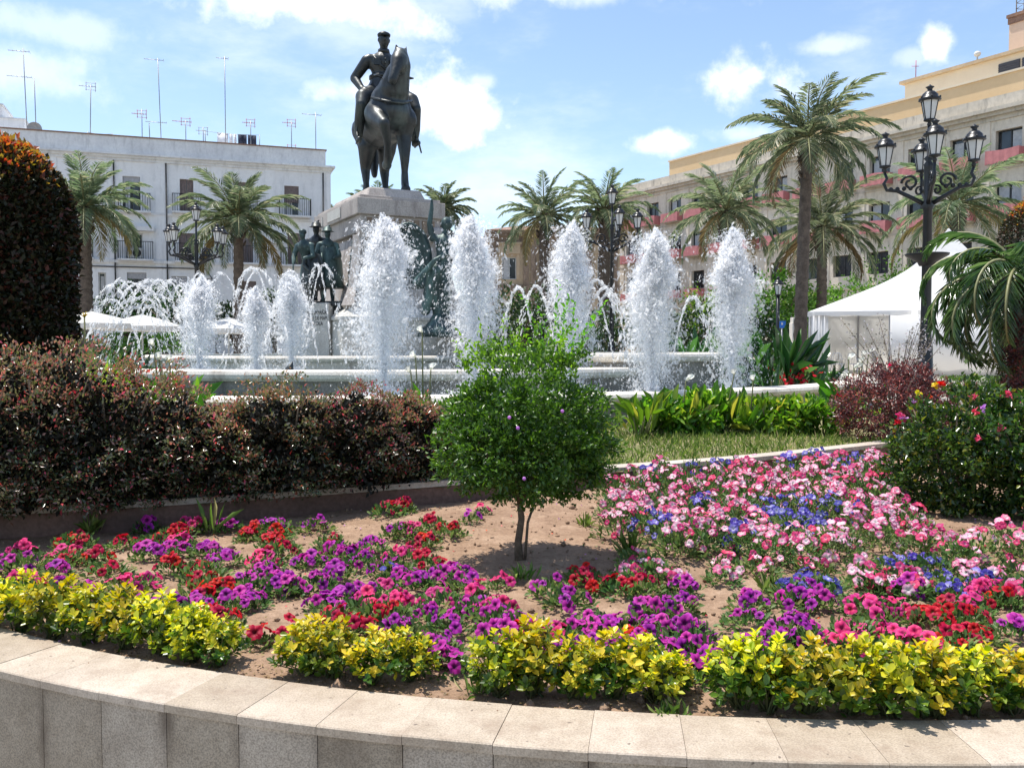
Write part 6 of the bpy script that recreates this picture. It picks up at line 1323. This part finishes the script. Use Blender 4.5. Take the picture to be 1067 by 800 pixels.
# ------------------------------------------------------------ tent
Yt = 36.5; a = atY(842, 325, Yt); ZE = a.z; Wt = 10.4; Dt = 6.0; ZP = atY(985, 238, 37.3).z
tn = thing('white_tent', 'large white pointed marquee tent with one open bay', 'tent', (a.x, Yt, 0), radians(-22))
mb = MB(); vs = []; n = 14; m = 40
per = []
for i in range(m): 
    s = i / m * 4; k = int(s); f = s - k; per.append([(f * Wt, 0), (Wt, f * Dt), (Wt - f * Wt, Dt), (0, Dt - f * Dt)][k])
cx_, cy_ = Wt / 2, Dt / 2
for j in range(n + 1):
    q = j / n; hgt = ZE + (ZP - ZE) * (q * .62 + .38 * q ** 5) ; 
    for (x, y) in per: vs.append((x + (cx_ - x) * q * .995, y + (cy_ - y) * q * .995, hgt))
mb.add(vs, [(j * m + i, j * m + (i + 1) % m, (j + 1) * m + (i + 1) % m, (j + 1) * m + i) for j in range(n) for i in range(m)], 0, False); o = mb.build('canopy', M['tent'], tn); md = o.modifiers.new('s', 'SOLIDIFY'); md.thickness = .01
mb = MB(); nn = 88
for (x0, y0, x1, y1) in ((-.02, -.02, Wt + .02, -.02), (-.02, Dt + .02, -.02, -.02), (Wt + .02, -.02, Wt + .02, Dt + .02)):
    vs = []
    for i in range(nn + 1): f = i / nn; vs += [(x0 + (x1 - x0) * f, y0 + (y1 - y0) * f, ZE + .01), (x0 + (x1 - x0) * f, y0 + (y1 - y0) * f, ZE - .2 + .05 * abs(sin(f * 30)))]
    mb.add(vs, [(2 * i, 2 * i + 1, 2 * i + 3, 2 * i + 2) for i in range(nn)])
o = mb.build('valance', M['tent'], tn); md = o.modifiers.new('s', 'SOLIDIFY'); md.thickness = .008
def curtain(x0, x1, y0, y1, amp, k, nm='side_wall', z0=.02):
    mb = MB(); vs = []; n = 80; L = sqrt((x1 - x0) ** 2 + (y1 - y0) ** 2); nx, ny = -(y1 - y0) / L, (x1 - x0) / L
    for i in range(n + 1):
        f = i / n; o_ = amp * sin(f * k); vs += [(x0 + (x1 - x0) * f + nx * o_, y0 + (y1 - y0) * f + ny * o_, z0), (x0 + (x1 - x0) * f + nx * o_ * .6, y0 + (y1 - y0) * f + ny * o_ * .6, ZE)]
    mb.add(vs, [(2 * i, 2 * i + 1, 2 * i + 3, 2 * i + 2) for i in range(n)], 0, True); o = mb.build(nm, M['tent'], tn); md = o.modifiers.new('s', 'SOLIDIFY'); md.thickness = .01
x1_, x2_ = (862 - 842) / 950 * Yt, (921 - 842) / 950 * Yt
curtain(.05, x1_, .0, .15, .06, 22, 'gathered_curtain'); curtain(x2_, Wt - .05, 0, 0, .02, 40); curtain(.05, Wt - .05, Dt - .05, Dt - .05, .02, 40); curtain(.03, .03, Dt - .05, .1, .02, 30); curtain(Wt - .03, Wt - .03, .1, Dt - .05, .02, 30)
mb = MB()
for x, y in ((.06, .06), (Wt - .06, .06), (x2_, .06), (Wt / 2, Dt - .12), (1.75, Dt - .12), (Wt - .06, Dt - .12)): mb.box((x, y, ZE / 2), (.09, .09, ZE))
mb.build('tent_pole', M['steel'], tn)
def chair(lab, x, y, rz):
    t = thing('plastic_chair', lab, 'chair', (x, y, 0), rz, 'white plastic chairs in the tent'); k = 1.05
    mb = MB(); mb.box((0, 0, .43), (.46, .44, .03)); mb.build('seat', M['chair_plastic'], t, bevel=.01)
    mb = MB(); mb.tube([(-.21, .2, .43), (-.2, .25, .75), (-.12, .27, .88), (.12, .27, .88), (.2, .25, .75), (.21, .2, .43)], .018, 6)
    for i in range(4): mb.tube([(-.12 + i * .08, .21, .44), (-.12 + i * .08, .27, .87)], .012, 5)
    mb.build('backrest', M['chair_plastic'], t)
    for sx in (-1, 1):
        for sy in (-1, 1): mb = MB(); mb.tube([(.2 * sx, .18 * sy, .42), (.24 * sx, .23 * sy, 0)], [.02, .016], 6); mb.build('leg', M['chair_plastic'], t)
        mb = MB(); mb.tube([(.23 * sx, .2, .64), (.25 * sx, -.2, .64), (.24 * sx, -.21, .42)], .016, 6); mb.build('armrest', M['chair_plastic'], t)
chair('white plastic chair nearest the tent opening', a.x + 1.35, Yt + .4, 2.6); chair('white plastic chair behind the other one in the tent', a.x + 2.3, Yt + 1.0, 2.2)
# little things near the tent
q = atY(829, 386, 26); t = thing('stone_post', 'pale square stone post between the tall palm and strap leaved plant', 'post', (q.x, 26, 0)); mb = MB(); mb.box((0, 0, .9), (.3, .3, 1.8)); mb.box((0, 0, 1.2), (.38, .38, .1)); mb.box((0, 0, 1.85), (.26, .26, .2)); mb.box((0, 0, .2), (.4, .4, .4)); mb.build('shaft', M['rim_stone'], t, bevel=.01)
q = atY(815, 338, 27); t = thing('blue_sign', 'small blue square sign glimpsed left of the tall palm', 'sign', (q.x, 27, 0)); mb = MB(); mb.box((0, 0, q.z), (.2, .03, .2)); mb.build('panel', M['blue_sign'], t); mb = MB(); mb.box((0, -.017, q.z + .02), (.07, .006, .07), .3); mb.build('pictogram', M['white_frame'], t); mb = MB(); mb.tube([(0, .03, 0), (0, .03, q.z)], .025, 6); mb.build('pole', M['steel'], t)

# ------------------------------------------------------------ parasols and cafe
def parasol(lab, u, v, Y, w_):
    q = atY(u, v, Y); t = thing('parasol', lab, 'parasol', (q.x, Y, 0), rng.uniform(0, 1), 'white cafe parasols'); mb = MB(); n = 8; H = q.z
    rows = [(.03, H), (w_ * .22, H - .16), (w_ * .42, H - .34), (w_ * .5, H - .44), (w_ * .5, H - .62)]; vs = []
    for r, z in rows:
        for j in range(n * 2): a_ = pi * j / n; rr = r * (1 if j % 2 == 0 else .955); vs.append((rr * cos(a_), rr * sin(a_), z - (.03 if j % 2 else 0) * (r / w_)))
    k = n * 2; mb.add(vs, [(i * k + j, i * k + (j + 1) % k, (i + 1) * k + (j + 1) % k, (i + 1) * k + j) for i in range(4) for j in range(k)]); o = mb.build('canopy', M['parasol'], t); md = o.modifiers.new('s', 'SOLIDIFY'); md.thickness = .01
    mb = MB(); mb.tube([(0, 0, 0), (0, 0, H - .05)], .035, 8); mb.build('pole', M['white_frame'], t); mb = MB(); mb.lathe([(.3, 0), (.3, .08), (.06, .12)], 12); mb.build('base', M['steel'], t)
parasol('white parasol half hidden behind the dark topiary, leftmost of three', 96, 325, 34, 3.4); parasol('white parasol in the middle of the three, below the water arcs', 148, 328, 35, 3.0); parasol('white parasol rightmost of the three, by the first small jet', 238, 331, 36, 2.4)
def table(lab, u, Y):
    q = atY(u, 370, Y); t = thing('cafe_table', lab, 'table', (q.x, Y, 0)); mb = MB(); mb.tube([(0, 0, .72), (0, 0, .75)], .4, 18); mb.build('top', M['steel'], t); mb = MB(); mb.tube([(0, 0, 0), (0, 0, .72)], .03, 6); mb.lathe([(.25, 0), (.2, .03), (.03, .05)], 12); mb.build('pedestal', M['steel'], t)
table('round metal cafe table under the middle parasol', 160, 34); table('round metal cafe table under the rightmost parasol', 246, 35)
def dchair(lab, u, Y, rz):
    q = atY(u, 370, Y); t = thing('cafe_chair', lab, 'chair', (q.x, Y, 0), rz, 'dark cafe chairs under the parasols'); mb = MB(); mb.box((0, 0, .44), (.46, .44, .05)); mb.build('seat', M['dark_frame'], t); mb = MB(); mb.box((0, .22, .7), (.44, .04, .44)); mb.build('backrest', M['dark_frame'], t)
    for sx in (-1, 1):
        for sy in (-1, 1): mb = MB(); mb.tube([(.2 * sx, .18 * sy, .42), (.22 * sx, .2 * sy, 0)], .016, 6); mb.build('leg', M['steel'], t)
for u, Y, rz, lab in ((172, 33.4, .3, 'dark cafe chair right of the table under the middle parasol'), (148, 33.6, 2.2, 'dark cafe chair left of the table under the middle parasol'), (232, 34.5, 1.6, 'dark cafe chair left of the table under the rightmost parasol'), (258, 34.8, -1.2, 'dark cafe chair right of the table under the rightmost parasol')): dchair(lab, u, Y, rz)

# ------------------------------------------------------------ light and sky
AZ, EL = radians(-60), radians(73)     # azimuth from +Y towards +X
sd = Vector((sin(AZ) * cos(EL), cos(AZ) * cos(EL), sin(EL)))
ld = bpy.data.lights.new('sun', 'SUN'); ld.energy = 4.6; ld.angle = radians(.53); ld.color = (1, .95, .87)
lo = bpy.data.objects.new('sun', ld); COL.objects.link(lo); lo.rotation_euler = (-sd).to_track_quat('-Z', 'Y').to_euler()
w = bpy.data.worlds.new('World'); SC.world = w; w.use_nodes = True; nt = w.node_tree; nt.nodes.clear()
sky = N(nt, 'ShaderNodeTexSky', sky_type='NISHITA', sun_disc=False); sky.sun_elevation = EL; sky.sun_rotation = AZ; sky.air_density = 1.0; sky.dust_density = .6; sky.ozone_density = 1.2
tc = N(nt, 'ShaderNodeTexCoord'); dirv = tc.outputs['Generated']
def M_(op, a, b=None, c=None):
    n = N(nt, 'ShaderNodeMath', operation=op)
    for i, x in enumerate((a, b, c)):
        if x is None: continue
        if isinstance(x, (int, float)): n.inputs[i].default_value = x
        else: nt.links.new(x, n.inputs[i])
    return n.outputs[0]
def dot(v): n = N(nt, 'ShaderNodeVectorMath', operation='DOT_PRODUCT'); nt.links.new(dirv, n.inputs[0]); n.inputs[1].default_value = v; return n.outputs['Value']
nz = noise(nt, 9, 8, .6, vec=dirv); nz2 = noise(nt, 26, 5, .6, vec=dirv)
wob_ = M_('MULTIPLY_ADD', nz, 4.2, -2.1); wob_ = M_('ADD', wob_, M_('MULTIPLY_ADD', nz2, 2.0, -1.0))
mask = None
for (u, v, wu, wv, st) in [(460, 112, 46, 30, 1.), (425, 105, 50, 20, .8), (385, 97, 44, 12, .5), (785, 84, 44, 22, .95), (815, 98, 50, 14, .4), (690, 150, 32, 10, .8), (976, 46, 11, 16, .8), (330, 5, 110, 18, .7), (60, 30, 60, 14, .3), (500, -30, 200, 22, .7), (780, 140, 40, 9, .35), (860, 50, 28, 10, .4), (20, 80, 70, 26, .35), (950, 60, 14, 8, .3), (500, 85, 20, 8, .4), (620, -4, 30, 10, .4)]:
    r = Vector(ray(u, v)).normalized(); rt = r.cross(Vector((0, 0, 1))).normalized(); up = rt.cross(r)
    k = cos(atan((u - CX) / F)); a = M_('MULTIPLY', dot(rt), F / (wu * k)); b = M_('MULTIPLY', dot(up), F / (wv * k))
    d = M_('SQRT', M_('ADD', M_('MULTIPLY', a, a), M_('MULTIPLY', b, b))); d = M_('ADD', d, wob_)
    fwd = M_('GREATER_THAN', dot(r), .3)
    mr = N(nt, 'ShaderNodeMapRange', interpolation_type='SMOOTHSTEP'); nt.links.new(d, mr.inputs[0]); mr.inputs['From Min'].default_value = .05; mr.inputs['From Max'].default_value = 1.5; mr.inputs['To Min'].default_value = st; mr.inputs['To Max'].default_value = 0
    q_ = M_('MULTIPLY', mr.outputs[0], fwd); mask = q_ if mask is None else M_('MAXIMUM', mask, q_)
# high thin cirrus, stronger towards the left
cz = noise(nt, 3.2, 7, .62, vec=dirv, scl=(1, 1, 2.6)); mr = N(nt, 'ShaderNodeMapRange', interpolation_type='SMOOTHSTEP'); nt.links.new(cz, mr.inputs[0]); mr.inputs['From Min'].default_value = .45; mr.inputs['From Max'].default_value = .75; mr.inputs['To Max'].default_value = .35
mask = M_('MINIMUM', M_('MAXIMUM', mask, mr.outputs[0]), 1.0)
bg1 = N(nt, 'ShaderNodeBackground'); nt.links.new(sky.outputs[0], bg1.inputs[0]); bg1.inputs[1].default_value = .15
bg2 = N(nt, 'ShaderNodeBackground'); bg2.inputs[0].default_value = (1, 1, 1, 1); bg2.inputs[1].default_value = 1.15
mx = N(nt, 'ShaderNodeMixShader'); nt.links.new(mask, mx.inputs[0]); nt.links.new(bg1.outputs[0], mx.inputs[1]); nt.links.new(bg2.outputs[0], mx.inputs[2])
ow = N(nt, 'ShaderNodeOutputWorld'); nt.links.new(mx.outputs[0], ow.inputs[0])
SC.view_settings.view_transform = 'Standard'; SC.view_settings.look = 'None'; SC.view_settings.exposure = .5; SC.view_settings.gamma = 1; SC.view_settings.use_curve_mapping = False
SC.render.engine = 'CYCLES'; cy = SC.cycles
cy.max_bounces = 10; cy.diffuse_bounces = 8; cy.glossy_bounces = 3; cy.transmission_bounces = 4; cy.transparent_max_bounces = 40
cy.use_denoising = True; cy.caustics_reflective = False; cy.caustics_refractive = False; cy.sample_clamp_indirect = 6
cy.use_adaptive_sampling = True; cy.adaptive_threshold = .015
try: cy.denoising_prefilter = 'ACCURATE'
except Exception: pass
